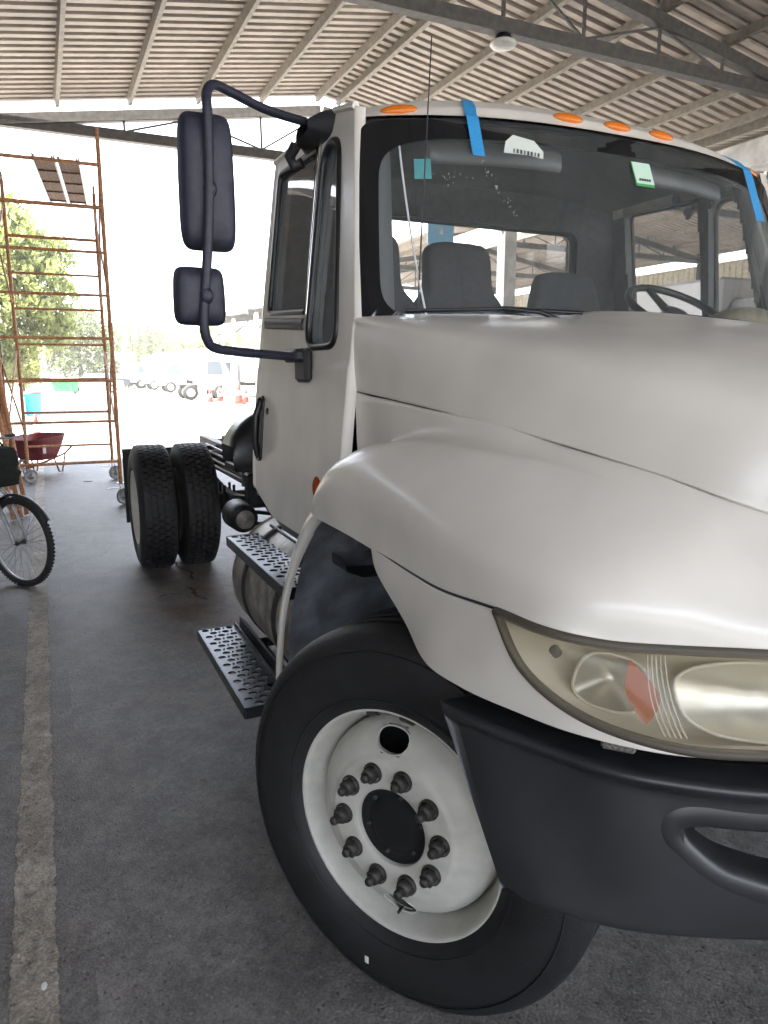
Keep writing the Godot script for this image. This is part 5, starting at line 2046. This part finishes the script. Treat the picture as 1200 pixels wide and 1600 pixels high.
func bicycle() -> void:
	var t := thing("bicycle", "black bicycle with a muddy front wheel at the shed's left edge", "bicycle", Vector3(-.245, 0, -5.83), deg_to_rad(40.0))
	var R := .335
	for w in 2:
		var c := Vector3(0, R, 0 if w == 0 else -1.06)
		var wh := Node3D.new()
		wh.name = "front_wheel" if w == 0 else "rear_wheel"
		t.add_child(wh)
		var xf := Transform3D(Basis(Vector3.UP, PI / 2), c)
		var s := S()
		var ty := []
		for i in 13:
			var a := TAU * i / 12
			ty.append(Vector2(R - .024 + .024 * cos(a), .024 * sin(a)))
		lathe(s, ty, xf, 56)
		s.set_smooth_group(-1)
		for i in 72:
			var a := TAU * i / 72
			for q in [-.013, .013]:
				var rr := Basis(Vector3.BACK, a + (0.04 if q > 0 else 0.0))
				box(s, xf * (rr * Vector3(R - .001, 0, q)), Vector3(.008, .016, .012), .002, xf.basis * rr)
		put(s, "tyre", wh, M.rubber)
		s = S()
		lathe(s, [Vector2(R - .046, -.011), Vector2(R - .034, -.014), Vector2(R - .034, .014), Vector2(R - .046, .011), Vector2(R - .05, 0), Vector2(R - .046, -.011)], xf, 56)
		put(s, "rim", wh, M.galv)
		s = S()
		for i in 36:
			var a := TAU * i / 36
			var h := -.03 if i % 2 else .03
			var a2 := a + (0.9 if i % 4 < 2 else -0.9)
			tube(s, [xf * Vector3(.02 * cos(a2), .02 * sin(a2), h), xf * Vector3((R - .048) * cos(a), (R - .048) * sin(a), 0)], 0.0013, 4, false, false)
		put(s, "spokes", wh, M.steel)
		s = S()
		lathe(s, [Vector2(0, -.055), Vector2(.01, -.05), Vector2(.022, -.034), Vector2(.014, -.03), Vector2(.014, .03), Vector2(.022, .034), Vector2(.01, .05), Vector2(0, .055)], xf, 20)
		if w == 1:
			lathe(s, [Vector2(.05, .04), Vector2(.055, .045), Vector2(.04, .05)], xf, 24)
		put(s, "hub", wh, M.nut)
		s = S()
		var fr := []
		for i in 17:
			var a := lerpf(0.55, 2.75, i / 16.0)
			var row := []
			for j in 7:
				var b := lerpf(-1.0, 1.0, j / 6.0)
				row.append(c + Vector3(b * .034, sin(a) * (R + .03 - .014 * b * b), cos(a) * (R + .03 - .014 * b * b)))
			fr.append(row)
		grid(s, fr)
		put(s, "mudguard", wh, M.plastic)
	var head := Vector3(0, .93, -.33)
	var s := S()
	for sd in [-1.0, 1.0]:
		tube(s, [Vector3(sd * .055, R, 0), Vector3(sd * .056, R + .08, -.025), Vector3(sd * .052, .68, -.17), Vector3(sd * .03, .72, -.2), Vector3(0, .74, -.22)], [.01, .013, .017, .016, .016], 10)
	put(s, "fork", t, M.galv)
	s = S()
	tube(s, [Vector3(0, .74, -.225), head], .019, 12)
	tube(s, [Vector3(0, .9, -.315), Vector3(0, .84, -.86)], .016, 12)
	tube(s, [Vector3(0, .77, -.24), Vector3(0, .30, -.68)], .019, 12)
	tube(s, [Vector3(0, .30, -.68), Vector3(0, .92, -.89)], .016, 12)
	for sd in [-1.0, 1.0]:
		tube(s, [Vector3(sd * .02, .30, -.68), Vector3(sd * .06, R, -1.06)], .01, 8)
		tube(s, [Vector3(sd * .015, .83, -.86), Vector3(sd * .06, R, -1.06)], .008, 8)
	put(s, "frame", t, M.plastic)
	s = S()
	tube(s, [head, Vector3(0, 1.03, -.34), Vector3(0, 1.05, -.28)], .014, 10)
	tube(s, [Vector3(-.31, 1.09, -.36), Vector3(-.18, 1.09, -.31), Vector3(-.06, 1.05, -.28), Vector3(.06, 1.05, -.28), Vector3(.18, 1.09, -.31), Vector3(.31, 1.09, -.36)], .0115, 10)
	put(s, "handlebar", t, M.galv)
	for sd in [-1.0, 1.0]:
		s = S()
		tube(s, [Vector3(sd * .19, 1.09, -.315), Vector3(sd * .31, 1.09, -.36)], .016, 10)
		put(s, "grip", t, M.rubber)
		s = S()
		tube(s, [Vector3(sd * .17, 1.085, -.3), Vector3(sd * .2, 1.08, -.26), Vector3(sd * .32, 1.1, -.24)], .006, 8)
		put(s, "brake_lever", t, M.galv)
	s = S()
	tube(s, [Vector3(0, .92, -.89), Vector3(0, .97, -.9)], .013, 8)
	ellipsoid(s, Vector3(0, .99, -.88), Vector3(.08, .03, .13))
	put(s, "saddle", t, M.rubber)
	s = S()
	tube(s, [Vector3(-.09, .3, -.84), Vector3(-.09, .3, -.68), Vector3(.09, .3, -.68), Vector3(.09, .3, -.52)], .009, 8)
	box(s, Vector3(-.14, .3, -.84), Vector3(.09, .02, .06), .006)
	box(s, Vector3(.14, .3, -.52), Vector3(.09, .02, .06), .006)
	put(s, "pedal_crank", t, M.nut)
	# bag hung on the bars
	var b := thing("handlebar_bag", "dark green-grey sagging cloth bag hung on the bicycle's handlebar", "bag", Vector3(-.245, 0, -5.83), deg_to_rad(40.0))
	s = S()
	var g := []
	var nn := FastNoiseLite.new()
	nn.seed = 8
	nn.frequency = 4.0
	for i in 25:
		var v := i / 24.0
		var row := []
		for j in 33:
			var a := TAU * (j % 32) / 32
			var w := 0.16 * (0.82 + 0.22 * sin(PI * v) - 0.14 * v)
			var d := 0.095 * (0.75 + 0.45 * (1.0 - v))
			if i == 0 or i == 24:
				w *= 0.3
				d *= 0.3
			var p := Vector3(signf(cos(a)) * pow(absf(cos(a)), .6) * w, lerpf(.74, 1.04, v), -.17 + signf(sin(a)) * pow(absf(sin(a)), .7) * d)
			p += Vector3(1, 0.3, 1) * 0.022 * nn.get_noise_3d(p.x * 2.0, p.y * 2.5, p.z * 2.0)
			row.append(p)
		g.append(row)
	grid(s, g)
	put(s, "body", b, M.canvas)
	for sd in [-.08, .08]:
		s = S()
		tube(s, [Vector3(sd, 1.0, -.16), Vector3(sd, 1.08, -.24), Vector3(sd, 1.075, -.3), Vector3(sd, 1.0, -.26)], .009, 6)
		put(s, "strap", b, M.canvas)

func shed_clutter() -> void:
	# wheelbarrow
	var t := thing("wheelbarrow", "red wheelbarrow with a grey spoked wheel behind the scaffold", "wheelbarrow", Vector3(-.17, 0, -12.3), deg_to_rad(55.0))
	var s := S()
	var g := []
	for q in [[.24, .22, .0], [.26, .26, .02], [.40, .33, .05], [.58, .40, .08], [.595, .415, .08], [.585, .40, .075]]:
		var row := []
		for j in 33:
			var a := TAU * j / 32
			row.append(Vector3(.03 + signf(cos(a)) * pow(absf(cos(a)), .4) * q[1] * 0.95, q[0] + (0.03 * cos(a) if q[0] > .5 else 0.0), signf(sin(a)) * pow(absf(sin(a)), .4) * q[1] * .75))
		g.append(row)
	grid(s, g)
	var c0 := Vector3(.03, .24, 0)
	for j in 32:
		s.add_vertex(c0); s.add_vertex(g[0][j]); s.add_vertex(g[0][j + 1])
	put(s, "tray", t, M.barrow)
	s = S()
	box(s, Vector3(-.19, .42, .268), Vector3(.07, .13, .006), .002)
	put(s, "pale_label", t, M.bin_white)
	for sd in [-1.0, 1.0]:
		s = S()
		tube(s, [Vector3(-.36, .14, sd * .06), Vector3(.0, .22, sd * .17), Vector3(.35, .3, sd * .24), Vector3(.52, .4, sd * .26)], .016, 8)
		put(s, "handle", t, M.barrow)
		s = S()
		tube(s, [Vector3(.12, .26, sd * .2), Vector3(.2, .03, sd * .22), Vector3(.28, .02, sd * .22), Vector3(.36, .3, sd * .24)], .012, 8)
		put(s, "leg", t, M.barrow)
	s = S()
	var xf := Transform3D(Basis.IDENTITY, Vector3(-.36, .14, 0))
	lathe(s, [Vector2(.14, -.03), Vector2(.14, .03), Vector2(.115, .035), Vector2(.11, .02), Vector2(.11, -.02), Vector2(.115, -.035), Vector2(.14, -.03)], xf, 32)
	for i in 5:
		var a := TAU * i / 5
		bar(s, xf * Vector3.ZERO, xf * Vector3(.113 * cos(a), .113 * sin(a), 0), .02, .02)
	put(s, "wheel", t, M.galv)
	# small litter and a painted sun spot
	s = S()
	tube(s, [Vector3.ZERO, Vector3(.012, .001, .004), Vector3(.026, .0, .003)], .0022, 6)
	var o := put(s, "twig", self, M.plank)
	o.position = Vector3(.43, .005, -2.62)
	tag(o, "short dry twig on the floor left of the lower step", "twig")
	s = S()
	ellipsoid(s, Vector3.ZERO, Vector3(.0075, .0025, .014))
	o = put(s, "sun_spot", self, M.paper)  # pale disc painting a spot of sunlight on the line
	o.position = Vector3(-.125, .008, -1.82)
	tag(o, "small pale disc standing for a spot of sun on the painted line nearest the viewer", "leaf")
	var rng := RandomNumberGenerator.new()
	rng.seed = 21
	s = S()
	for i in 160:
		var p := Vector3(rng.randf_range(-.6, 1.8), .002, rng.randf_range(-8.0, -.9))
		var r := rng.randf_range(.0015, .0042)
		ellipsoid(s, p, Vector3(r * rng.randf_range(.8, 1.6), r * .7, r), Basis(Vector3.UP, rng.randf() * 6.0), 4)
	o = put(s, "grit", self, M.dirt)
	tag(o, "scattered grit and pebbles over the dark shed floor", "grit")
	o.set_meta("kind", "stuff")
	s = S()
	ellipsoid(s, Vector3.ZERO, Vector3(.07, .006, .03), Basis.IDENTITY, 8)
	o = put(s, "rag", self, M.black)
	o.position = Vector3(.48, .008, -11.2)
	tag(o, "dark rag lying flat on the floor under the scaffold", "rag")

# ---------------------------------------------------------------- the yard
func leaf_clump(sd: int) -> ArrayMesh:
	var rng := RandomNumberGenerator.new()
	rng.seed = sd
	var s := S()
	s.set_smooth_group(-1)
	for i in 7:
		var c := Vector3(rng.randf_range(-.5, .5), rng.randf_range(-.4, .4), rng.randf_range(-.5, .5))
		var b := Basis.from_euler(Vector3(rng.randf_range(-1, 1), rng.randf() * TAU, rng.randf_range(-1, 1)))
		var l := rng.randf_range(.32, .5)
		quad(s, c + b * Vector3(0, 0, -l), c + b * Vector3(l * .42, .04, -.05), c + b * Vector3(0, -.03, l), c + b * Vector3(-l * .42, .04, -.05))
	s.generate_normals()
	return s.commit()

func tree(label: String, at: Vector3, h: float, blobs: Array, leaf: float, count: int, mat: int, sd: int, trunk_r := 0.16, grp := "") -> void:
	var t := thing("tree", label, "tree", at, 0.0, grp)
	var rng := RandomNumberGenerator.new()
	rng.seed = sd
	var s := S()
	tube(s, [Vector3(0, -.1, 0), Vector3(.05, h * .25, 0.02), Vector3(-.05, h * .5, -.03), Vector3(.02, h * .75, 0)], [trunk_r * 1.3, trunk_r, trunk_r * .75, trunk_r * .3], 10)
	put(s, "trunk", t, M.bark)
	for b in blobs:
		s = S()
		var c: Vector3 = b[0]
		tube(s, [Vector3(0, h * .3, 0), Vector3(c.x * .5, lerpf(h * .3, c.y, .6), c.z * .5), c], [trunk_r * .5, trunk_r * .32, trunk_r * .1], 7)
		put(s, "limb", t, M.bark)
	var pts := []
	var total := 0.0
	for b in blobs: total += pow(b[1], 2.2)
	for b in blobs:
		var n := int(count * pow(b[1], 2.2) / total)
		for i in n:
			var d := Vector3(rng.randfn(), rng.randfn(), rng.randfn()).normalized()
			var rr: float = b[1] * pow(rng.randf(), 0.42) * (1.0 + 0.25 * sin(d.x * 5.0 + sd) * sin(d.y * 4.0))
			pts.append(b[0] + Vector3(d.x, d.y * .8, d.z) * rr)
	var mm := MultiMesh.new()
	mm.transform_format = MultiMesh.TRANSFORM_3D
	mm.mesh = leaf_clump(sd)
	mm.instance_count = pts.size()
	for i in pts.size():
		var sc := leaf * rng.randf_range(.6, 1.3)
		mm.set_instance_transform(i, Transform3D(Basis.from_euler(Vector3(rng.randf_range(-.6, .6), rng.randf() * TAU, rng.randf_range(-.6, .6))).scaled(Vector3.ONE * sc), pts[i]))
	var o := MultiMeshInstance3D.new()
	o.multimesh = mm
	o.material_override = M.leaf[mat]
	o.name = "crown"
	o.set_meta("kind", "stuff")
	t.add_child(o, true)

func wheel_at(par: Node3D, c: Vector3, r: float, w: float) -> void:   # axle along local z
	var s := S()
	lathe(s, [Vector2(r * .55, -w / 2), Vector2(r * .95, -w / 2), Vector2(r, -w * .3), Vector2(r, w * .3), Vector2(r * .95, w / 2), Vector2(r * .55, w / 2)], Transform3D(Basis.IDENTITY, c), 24)
	var ty := put(s, "wheel", par, M.rubber)
	s = S()
	lathe(s, [Vector2(r * .56, w * .46), Vector2(r * .45, w * .4), Vector2(r * .2, w * .44), Vector2(0, w * .46)], Transform3D(Basis.IDENTITY, c), 18)
	lathe(s, [Vector2(r * .56, -w * .46), Vector2(r * .45, -w * .4), Vector2(r * .2, -w * .44), Vector2(0, -w * .46)], Transform3D(Basis.IDENTITY, c), 18)
	put(s, "hubcap", ty, M.rim)

func prism(s: SurfaceTool, out: PackedVector2Array, z0: float, z1: float) -> void:   # side outline in x-y, extruded along z
	s.set_smooth_group(-1)
	var idx := Geometry2D.triangulate_polygon(out)
	for z in [z0, z1]:
		for i in idx:
			s.add_vertex(Vector3(out[i].x, out[i].y, z))
	for i in out.size():
		var a := out[i]
		var b := out[(i + 1) % out.size()]
		quad(s, Vector3(a.x, a.y, z0), Vector3(b.x, b.y, z0), Vector3(b.x, b.y, z1), Vector3(a.x, a.y, z1))
	s.set_smooth_group(0)

func parked_truck(label: String, at: Vector3, turn: float, box_l: float, grp: String) -> Node3D:   # nose towards local -x
	var t := thing("parked_truck", label, "truck", at, turn, grp)
	var s := S()
	prism(s, PackedVector2Array([Vector2(-1.1, .55), Vector2(-1.1, 1.15), Vector2(-.95, 1.35), Vector2(-.55, 2.2), Vector2(-.4, 2.35), Vector2(.75, 2.38), Vector2(.8, .55)]), -.98, .98)
	put(s, "cab", t, M.car_white)
	for z in [-.985, .985]:
		s = S()
		prism(s, PackedVector2Array([Vector2(-.62, 1.4), Vector2(-.4, 2.12), Vector2(.35, 2.12), Vector2(.35, 1.4)]), z - .006, z + .006)
		put(s, "side_window", t, M.car_glass)
	s = S()
	quad(s, Vector3(-.955, 1.36, -.85), Vector3(-.955, 1.36, .85), Vector3(-.6, 2.12, .8), Vector3(-.6, 2.12, -.8))
	put(s, "windscreen", t, M.car_glass)
	s = S()
	box(s, Vector3(-1.12, .65, 0), Vector3(.12, .26, 1.9), .03)
	put(s, "bumper", t, M.galv)
	s = S()
	box(s, Vector3(1.2 + box_l / 2, .75, 0), Vector3(box_l + 1.2, .2, .9), .01)
	put(s, "frame", t, M.chassis)
	if box_l > 0.5:
		s = S()
		box(s, Vector3(1.0 + box_l / 2, 2.05, 0), Vector3(box_l, 2.3, 2.2), .04)
		put(s, "cargo_box", t, M.car_white)
	for x in [-.35, 1.3 + box_l * .6]:
		for z in [-.86, .86]:
			wheel_at(t, Vector3(x, .42, z), .42, .26)
	return t

func parked_car(label: String, at: Vector3, turn: float, m: Material) -> Node3D:
	var t := thing("parked_car", label, "car", at, turn)
	var s := S()
	prism(s, PackedVector2Array([Vector2(-2.1, .3), Vector2(-2.15, .6), Vector2(-2.0, .8), Vector2(-1.1, .93), Vector2(1.5, .95), Vector2(2.05, .88), Vector2(2.12, .5), Vector2(2.0, .3)]), -.84, .84)
	put(s, "body", t, m)
	s = S()
	var g := []
	for q in [[-1.15, .92, .80], [-.45, 1.4, .62], [.75, 1.42, .62], [1.55, .94, .78]]:
		g.append([Vector3(q[0], q[1], -q[2]), Vector3(q[0], q[1], q[2])])
	grid(s, g.slice(1, 3))
	put(s, "roof", t, m)
	s = S()
	grid(s, g.slice(0, 2))
	grid(s, g.slice(2, 4))
	for k in [0, 1]:
		s.set_smooth_group(-1)
		quad(s, g[0][k], g[1][k], g[2][k], g[3][k])
	put(s, "windows", t, M.car_glass)
	for x in [-1.3, 1.3]:
		for z in [-.76, .76]:
			wheel_at(t, Vector3(x, .31, z), .31, .2)
	return t

func cone(label: String, at: Vector3, sc: float) -> void:
	var t := thing("traffic_cone", label, "cone", at, 0.0, "red markers by the far trucks")
	var up := Basis(Vector3.RIGHT, -PI / 2)
	var s := S()
	box(s, Vector3(0, .02, 0), Vector3(.38, .04, .38) * sc, .01)
	lathe(s, [Vector2(.15, .04) * sc, Vector2(.11, .28) * sc], Transform3D(up, Vector3.ZERO), 18)
	lathe(s, [Vector2(.085, .42) * sc, Vector2(.03, .75) * sc, Vector2(0, .76) * sc], Transform3D(up, Vector3.ZERO), 18)
	put(s, "body", t, M.cone_red)
	s = S()
	lathe(s, [Vector2(.11, .28) * sc, Vector2(.085, .42) * sc], Transform3D(up, Vector3.ZERO), 18)
	put(s, "white_band", t, M.bin_white)

func yard() -> void:
	var up := Basis(Vector3.RIGHT, -PI / 2)
	# blue bin with dark red lid
	var t := thing("blue_bin", "bright blue tapered bin with a dark red lid standing past the wheelbarrow", "bin", Vector3(-.33, 0, -23.6))
	var s := S()
	lathe(s, [Vector2(0, 0), Vector2(.2, .01), Vector2(.215, .3)], Transform3D(up, Vector3.ZERO), 24)
	put(s, "white_base", t, M.bin_white)
	s = S()
	lathe(s, [Vector2(.215, .3), Vector2(.285, .9), Vector2(.3, .92), Vector2(.295, .94)], Transform3D(up, Vector3.ZERO), 24)
	put(s, "body", t, M.bin_blue)
	s = S()
	lathe(s, [Vector2(.315, .935), Vector2(.315, .97), Vector2(.2, 1.0), Vector2(0, 1.01)], Transform3D(up, Vector3.ZERO), 24)
	put(s, "lid", t, M.barrow)
	t = thing("marker_cone", "slim red and white marker cone standing in front of the blue bin", "cone", Vector3(-.22, 0, -18.6))
	s = S()
	box(s, Vector3(0, .02, 0), Vector3(.3, .04, .3), .01)
	lathe(s, [Vector2(.11, .04), Vector2(.08, .2)], Transform3D(up, Vector3.ZERO), 18)
	lathe(s, [Vector2(.055, .38), Vector2(.03, .6), Vector2(0, .61)], Transform3D(up, Vector3.ZERO), 18)
	put(s, "body", t, M.cone_red)
	s = S()
	lathe(s, [Vector2(.08, .2), Vector2(.055, .38)], Transform3D(up, Vector3.ZERO), 18)
	put(s, "white_band", t, M.bin_white)
	t = thing("white_drum", "white plastic drum beside the blue bin", "drum", Vector3(-.78, 0, -23.2))
	s = S()
	lathe(s, [Vector2(0, 0), Vector2(.24, .0), Vector2(.27, .1), Vector2(.28, .45), Vector2(.27, .85), Vector2(.22, .92), Vector2(0, .92)], Transform3D(up, Vector3.ZERO), 24)
	put(s, "shell", t, M.bin_white)
	# white post by the dumpster
	t = thing("white_post", "tall white-painted post standing in front of the green dumpster", "post", Vector3(.08, 0, -41.5))
	s = S()
	tube(s, [Vector3(0, 0, 0), Vector3(.0, 2.2, 0), Vector3(.02, 4.6, 0)], [.2, .17, .15], 14)
	put(s, "shaft", t, M.white_metal)
	t = thing("lamp_pole", "thin white pole standing before the far white trucks", "pole", Vector3(8.24, 0, -36.4))
	s = S()
	tube(s, [Vector3.ZERO, Vector3(0, 4.4, 0)], .075, 12)
	box(s, Vector3(0, .02, 0), Vector3(.3, .04, .3))
	put(s, "shaft", t, M.white_metal)
	s = S()
	ellipsoid(s, Vector3(0, 4.5, 0), Vector3(.16, .12, .16))
	put(s, "cap", t, M.white_metal)
	# dumpster
	t = thing("dumpster", "green metal dumpster beside the parked white car", "dumpster", Vector3(1.45, 0, -57.0))
	s = S()
	prism(s, PackedVector2Array([Vector2(-.75, .15), Vector2(-.95, 1.05), Vector2(.95, 1.05), Vector2(.75, .15)]), -.6, .6)
	put(s, "bin", t, M.dumpster)
	for z in [-.62, .62]:
		s = S()
		box(s, Vector3(0, .98, z), Vector3(1.95, .08, .05))
		for x in [-.4, 0.0, .4]:
			box(s, Vector3(x, .6, z), Vector3(.06, .7, .04))
		put(s, "rib", t, M.dumpster)
	s = S()
	box(s, Vector3(0, 1.09, 0), Vector3(1.9, .05, 1.2))
	put(s, "lid", t, M.bin_white)
	parked_car("white hatchback parked beside the green dumpster", Vector3(3.4, 0, -58.6), 0.0, M.car_white)
	parked_car("dark saloon parked behind the white hatchback", Vector3(5.0, 0, -70.0), 0.05, M.car_dark)
	parked_car("dark car at the end of the yard, right of the scaffold's leg", Vector3(8.3, 0, -76.0), PI / 2, M.car_dark)
	# row of white trucks
	parked_truck("white cab truck, nearest the mirror of the row with its nose to the left", Vector3(9.0, 0, -57.0), 0.0, 3.6, "white trucks parked in the yard")
	parked_truck("white truck second from the yard's far end, nose showing past the nearer cab", Vector3(8.9, 0, -65.0), 0.0, 3.6, "white trucks parked in the yard")
	parked_truck("white truck third from the nearest in the yard's row", Vector3(8.8, 0, -73.0), 0.0, 3.6, "white trucks parked in the yard")
	parked_truck("white truck at the far end of the yard's row", Vector3(8.8, 0, -82.0), 0.0, 3.6, "white trucks parked in the yard")
	parked_truck("white flat-nosed chassis truck parked broadside before the others", Vector3(8.7, 0, -42.0), PI, 0.0, "white trucks parked in the yard")
	parked_truck("white box truck half hidden behind the cab, large cargo box", Vector3(10.6, 0, -47.5), 0.0, 5.0, "white trucks parked in the yard")
	cone("red marker left of the thin white pole", Vector3(7.75, 0, -37.6), 1.0)
	cone("tall red marker right of the thin white pole", Vector3(8.85, 0, -36.0), 1.5)
	cone("red marker nearest the truck's door edge", Vector3(9.3, 0, -36.4), 1.1)
	cone("red marker against the far truck's wheel", Vector3(8.5, 0, -38.8), 1.0)
	# far warehouse and canopy
	t = thing("warehouse", "long low white warehouse with a pale roof across the yard's end", "building", Vector3(20, 0, -108))
	s = S()
	box(s, Vector3(0, 1.9, 0), Vector3(130, 3.8, 10), .02)
	put(s, "wall", t, M.wall)
	s = S()
	prism(s, PackedVector2Array([Vector2(-66, 3.8), Vector2(-66, 4.1), Vector2(66, 4.1), Vector2(66, 3.8)]), -5.4, 5.4)
	put(s, "roof", t, M.white_metal)
	for i in 16:
		s = S()
		box(s, Vector3(-60 + 8.0 * i, 1.5, 5.03), Vector3(3.2, 2.9, .05), .01)
		put(s, "door", t, M.galv)
	t = thing("yard_canopy", "open steel canopy at the right side of the yard, seen past the cab's edge", "canopy", Vector3(13.0, 0, -43.0))
	for z in [-5.0, 0.0, 5.0]:
		for x in [-2.6, 4.0]:
			s = S()
			box(s, Vector3(x, 2.3, z), Vector3(.2, 4.6, .2))
			put(s, "post", t, M.white_metal)
		s = S()
		bar(s, Vector3(-3.0, 4.6, z), Vector3(4.4, 5.6, z), .12, .25)
		bar(s, Vector3(-2.6, 3.7, z), Vector3(-1.4, 4.75, z), .08, .08)
		put(s, "rafter", t, M.beam)
	s = S()
	for k in 8:
		var x := -3.2 + k * .96
		bar(s, Vector3(x, 4.75 + k * .13, -5.6), Vector3(x, 4.75 + k * .13, 5.6), .96, .03)
	put(s, "roof_sheet", t, M.galv)
	# vehicles in the neighbouring bay, seen through the cab
	t = thing("box_truck", "white box truck in the neighbouring bay, seen through the driver's window", "truck", Vector3(13.6, 0, -13.0))
	s = S()
	box(s, Vector3(0, 2.2, 0), Vector3(2.2, 2.5, 4.6), .06)
	put(s, "cargo_box", t, M.car_white)
	s = S()
	prism(s, PackedVector2Array([Vector2(-1.0, .6), Vector2(-1.0, 2.6), Vector2(-.8, 3.0), Vector2(.8, 3.0), Vector2(1.0, 2.6), Vector2(1.0, .6)]), 2.35, 4.1)
	put(s, "cab", t, M.galv)
	s = S()
	box(s, Vector3(0, .75, .8), Vector3(.9, .3, 6.4))
	put(s, "frame", t, M.chassis)
	letters("Tern", t, M.ink, Vector3(-1.112, 2.62, 1.2), Basis(Vector3.UP, -PI / 2), .17)
	for z in [-1.4, 3.2]:
		for x in [-.9, .9]:
			var w := Node3D.new()
			w.name = "axle_end"
			w.rotation.y = PI / 2
			w.position = Vector3(x, 0, z)
			t.add_child(w, true)
			wheel_at(w, Vector3(0, .45, 0), .45, .28)
	t = thing("white_trailer", "white trailer with dark capital letters, in the neighbouring bay beyond the windscreen pillar", "trailer", Vector3(13.9, 0, -5.4))
	s = S()
	box(s, Vector3(0, 2.2, 0), Vector3(2.4, 2.3, 7.4), .08)
	put(s, "cargo_box", t, M.car_white)
	letters("REA", t, M.ink, Vector3(-1.212, 2.96, -2.75), Basis(Vector3.UP, -PI / 2), .42)
	s = S()
	box(s, Vector3(0, .85, 0), Vector3(.9, .3, 7.2))
	put(s, "frame", t, M.chassis)
	for z in [1.2, 2.3]:
		for x in [-.95, .95]:
			var w := Node3D.new()
			w.name = "axle_end"
			w.rotation.y = PI / 2
			w.position = Vector3(x, 0, z)
			t.add_child(w, true)
			wheel_at(w, Vector3(0, .5, 0), .5, .28)
	# trees
	tree("tall broad leafy tree behind the scaffold's left half, branches overhanging the yard", Vector3(-3.6, 0, -31.5), 9.0, [[Vector3(2.2, 5.9, 0), 2.1], [Vector3(3.4, 4.6, .6), 1.7], [Vector3(.6, 6.6, -.6), 2.3], [Vector3(1.2, 3.4, .8), 1.9], [Vector3(-1.6, 5.6, 0), 2.4], [Vector3(3.9, 3.4, -.5), 1.2], [Vector3(2.4, 7.1, 0), 1.3], [Vector3(2.4, 2.4, 0), 1.2], [Vector3(4.2, 5.9, 0), 1.0]], .32, 5200, 0, 5, .2, "trees round the yard")
	tree("low yellow-green bush at the foot of the tall tree, left of the white post", Vector3(-.9, 0, -39.0), 3.0, [[Vector3(.1, 1.6, 0), 1.0], [Vector3(-.9, 1.9, .3), 1.2], [Vector3(.5, 2.5, -.2), .8]], .26, 700, 2, 6, .07, "trees round the yard")
	tree("dark green tree behind the dumpster, between the white post and the scaffold's right leg", Vector3(3.2, 0, -72.0), 7.5, [[Vector3(0, 5.0, 0), 2.3], [Vector3(-2.2, 4.2, 0), 2.0], [Vector3(2.2, 4.4, .3), 2.0], [Vector3(.5, 6.4, 0), 1.6], [Vector3(-1.0, 2.4, 0.4), 1.8], [Vector3(1.6, 2.3, 0.4), 1.8], [Vector3(-3.2, 2.6, 0), 1.5]], .42, 2000, 1, 7, .2, "trees round the yard")
	for i in 3:
		tree(["leftmost of three slim cypresses right of the scaffold", "middle of three slim cypresses right of the scaffold", "rightmost of three slim cypresses right of the scaffold"][i], Vector3(11.2 + .95 * i, 0, -104.0 + 1.5 * i), 9.5, range(14).map(func(k): return [Vector3(0, 1.2 + .6 * k, 0), .8 * (1.0 - pow(k / 14.0, 2.5)) + .12]), .34, 700, 1, 20 + i, .12, "cypresses")
	var rng := RandomNumberGenerator.new()
	rng.seed = 31
	var words := ["pale bushy tree over the warehouse roof, next to the cypresses", "yellow-green tree over the warehouse, left of the truck's lower mirror", "broad pale tree over the warehouse, right under the truck's lower mirror", "bushy tree over the warehouse, past the far white trucks' cargo boxes", "loose tree over the warehouse, nearest the canopy and the cab's edge"]
	for i in 5:
		var x := 15.5 + i * 4.4
		var h := rng.randf_range(7.0, 10.5)
		tree(words[i], Vector3(x, 0, -117.0 + rng.randf_range(-3, 3)), h, [[Vector3(0, h * .62, 0), 2.6], [Vector3(-1.9, h * .55, .4), 2.0], [Vector3(2.0, h * .56, 0), 2.1], [Vector3(.4, h * .85, 0), 1.7]], .62, 800, [2, 0, 2, 0, 2, 2, 0, 1][i], 40 + i, .2, "trees over the warehouse")
	var behind := ["distant bushy tree hidden in part by the tall tree's left half", "distant bushy tree straight behind the white-painted post", "distant bushy tree behind the green dumpster's dark tree", "distant bushy tree between the dark tree and the cypresses"]
	for i in 4:
		tree(behind[i], Vector3(-5.2 + i * 4.4, 0, -119.0), 8.0, [[Vector3(0, 5.2, 0), 2.6], [Vector3(-1.8, 4.6, .4), 2.0], [Vector3(1.9, 4.6, 0), 2.1]], .62, 600, i % 3, 60 + i, .2, "trees over the warehouse")
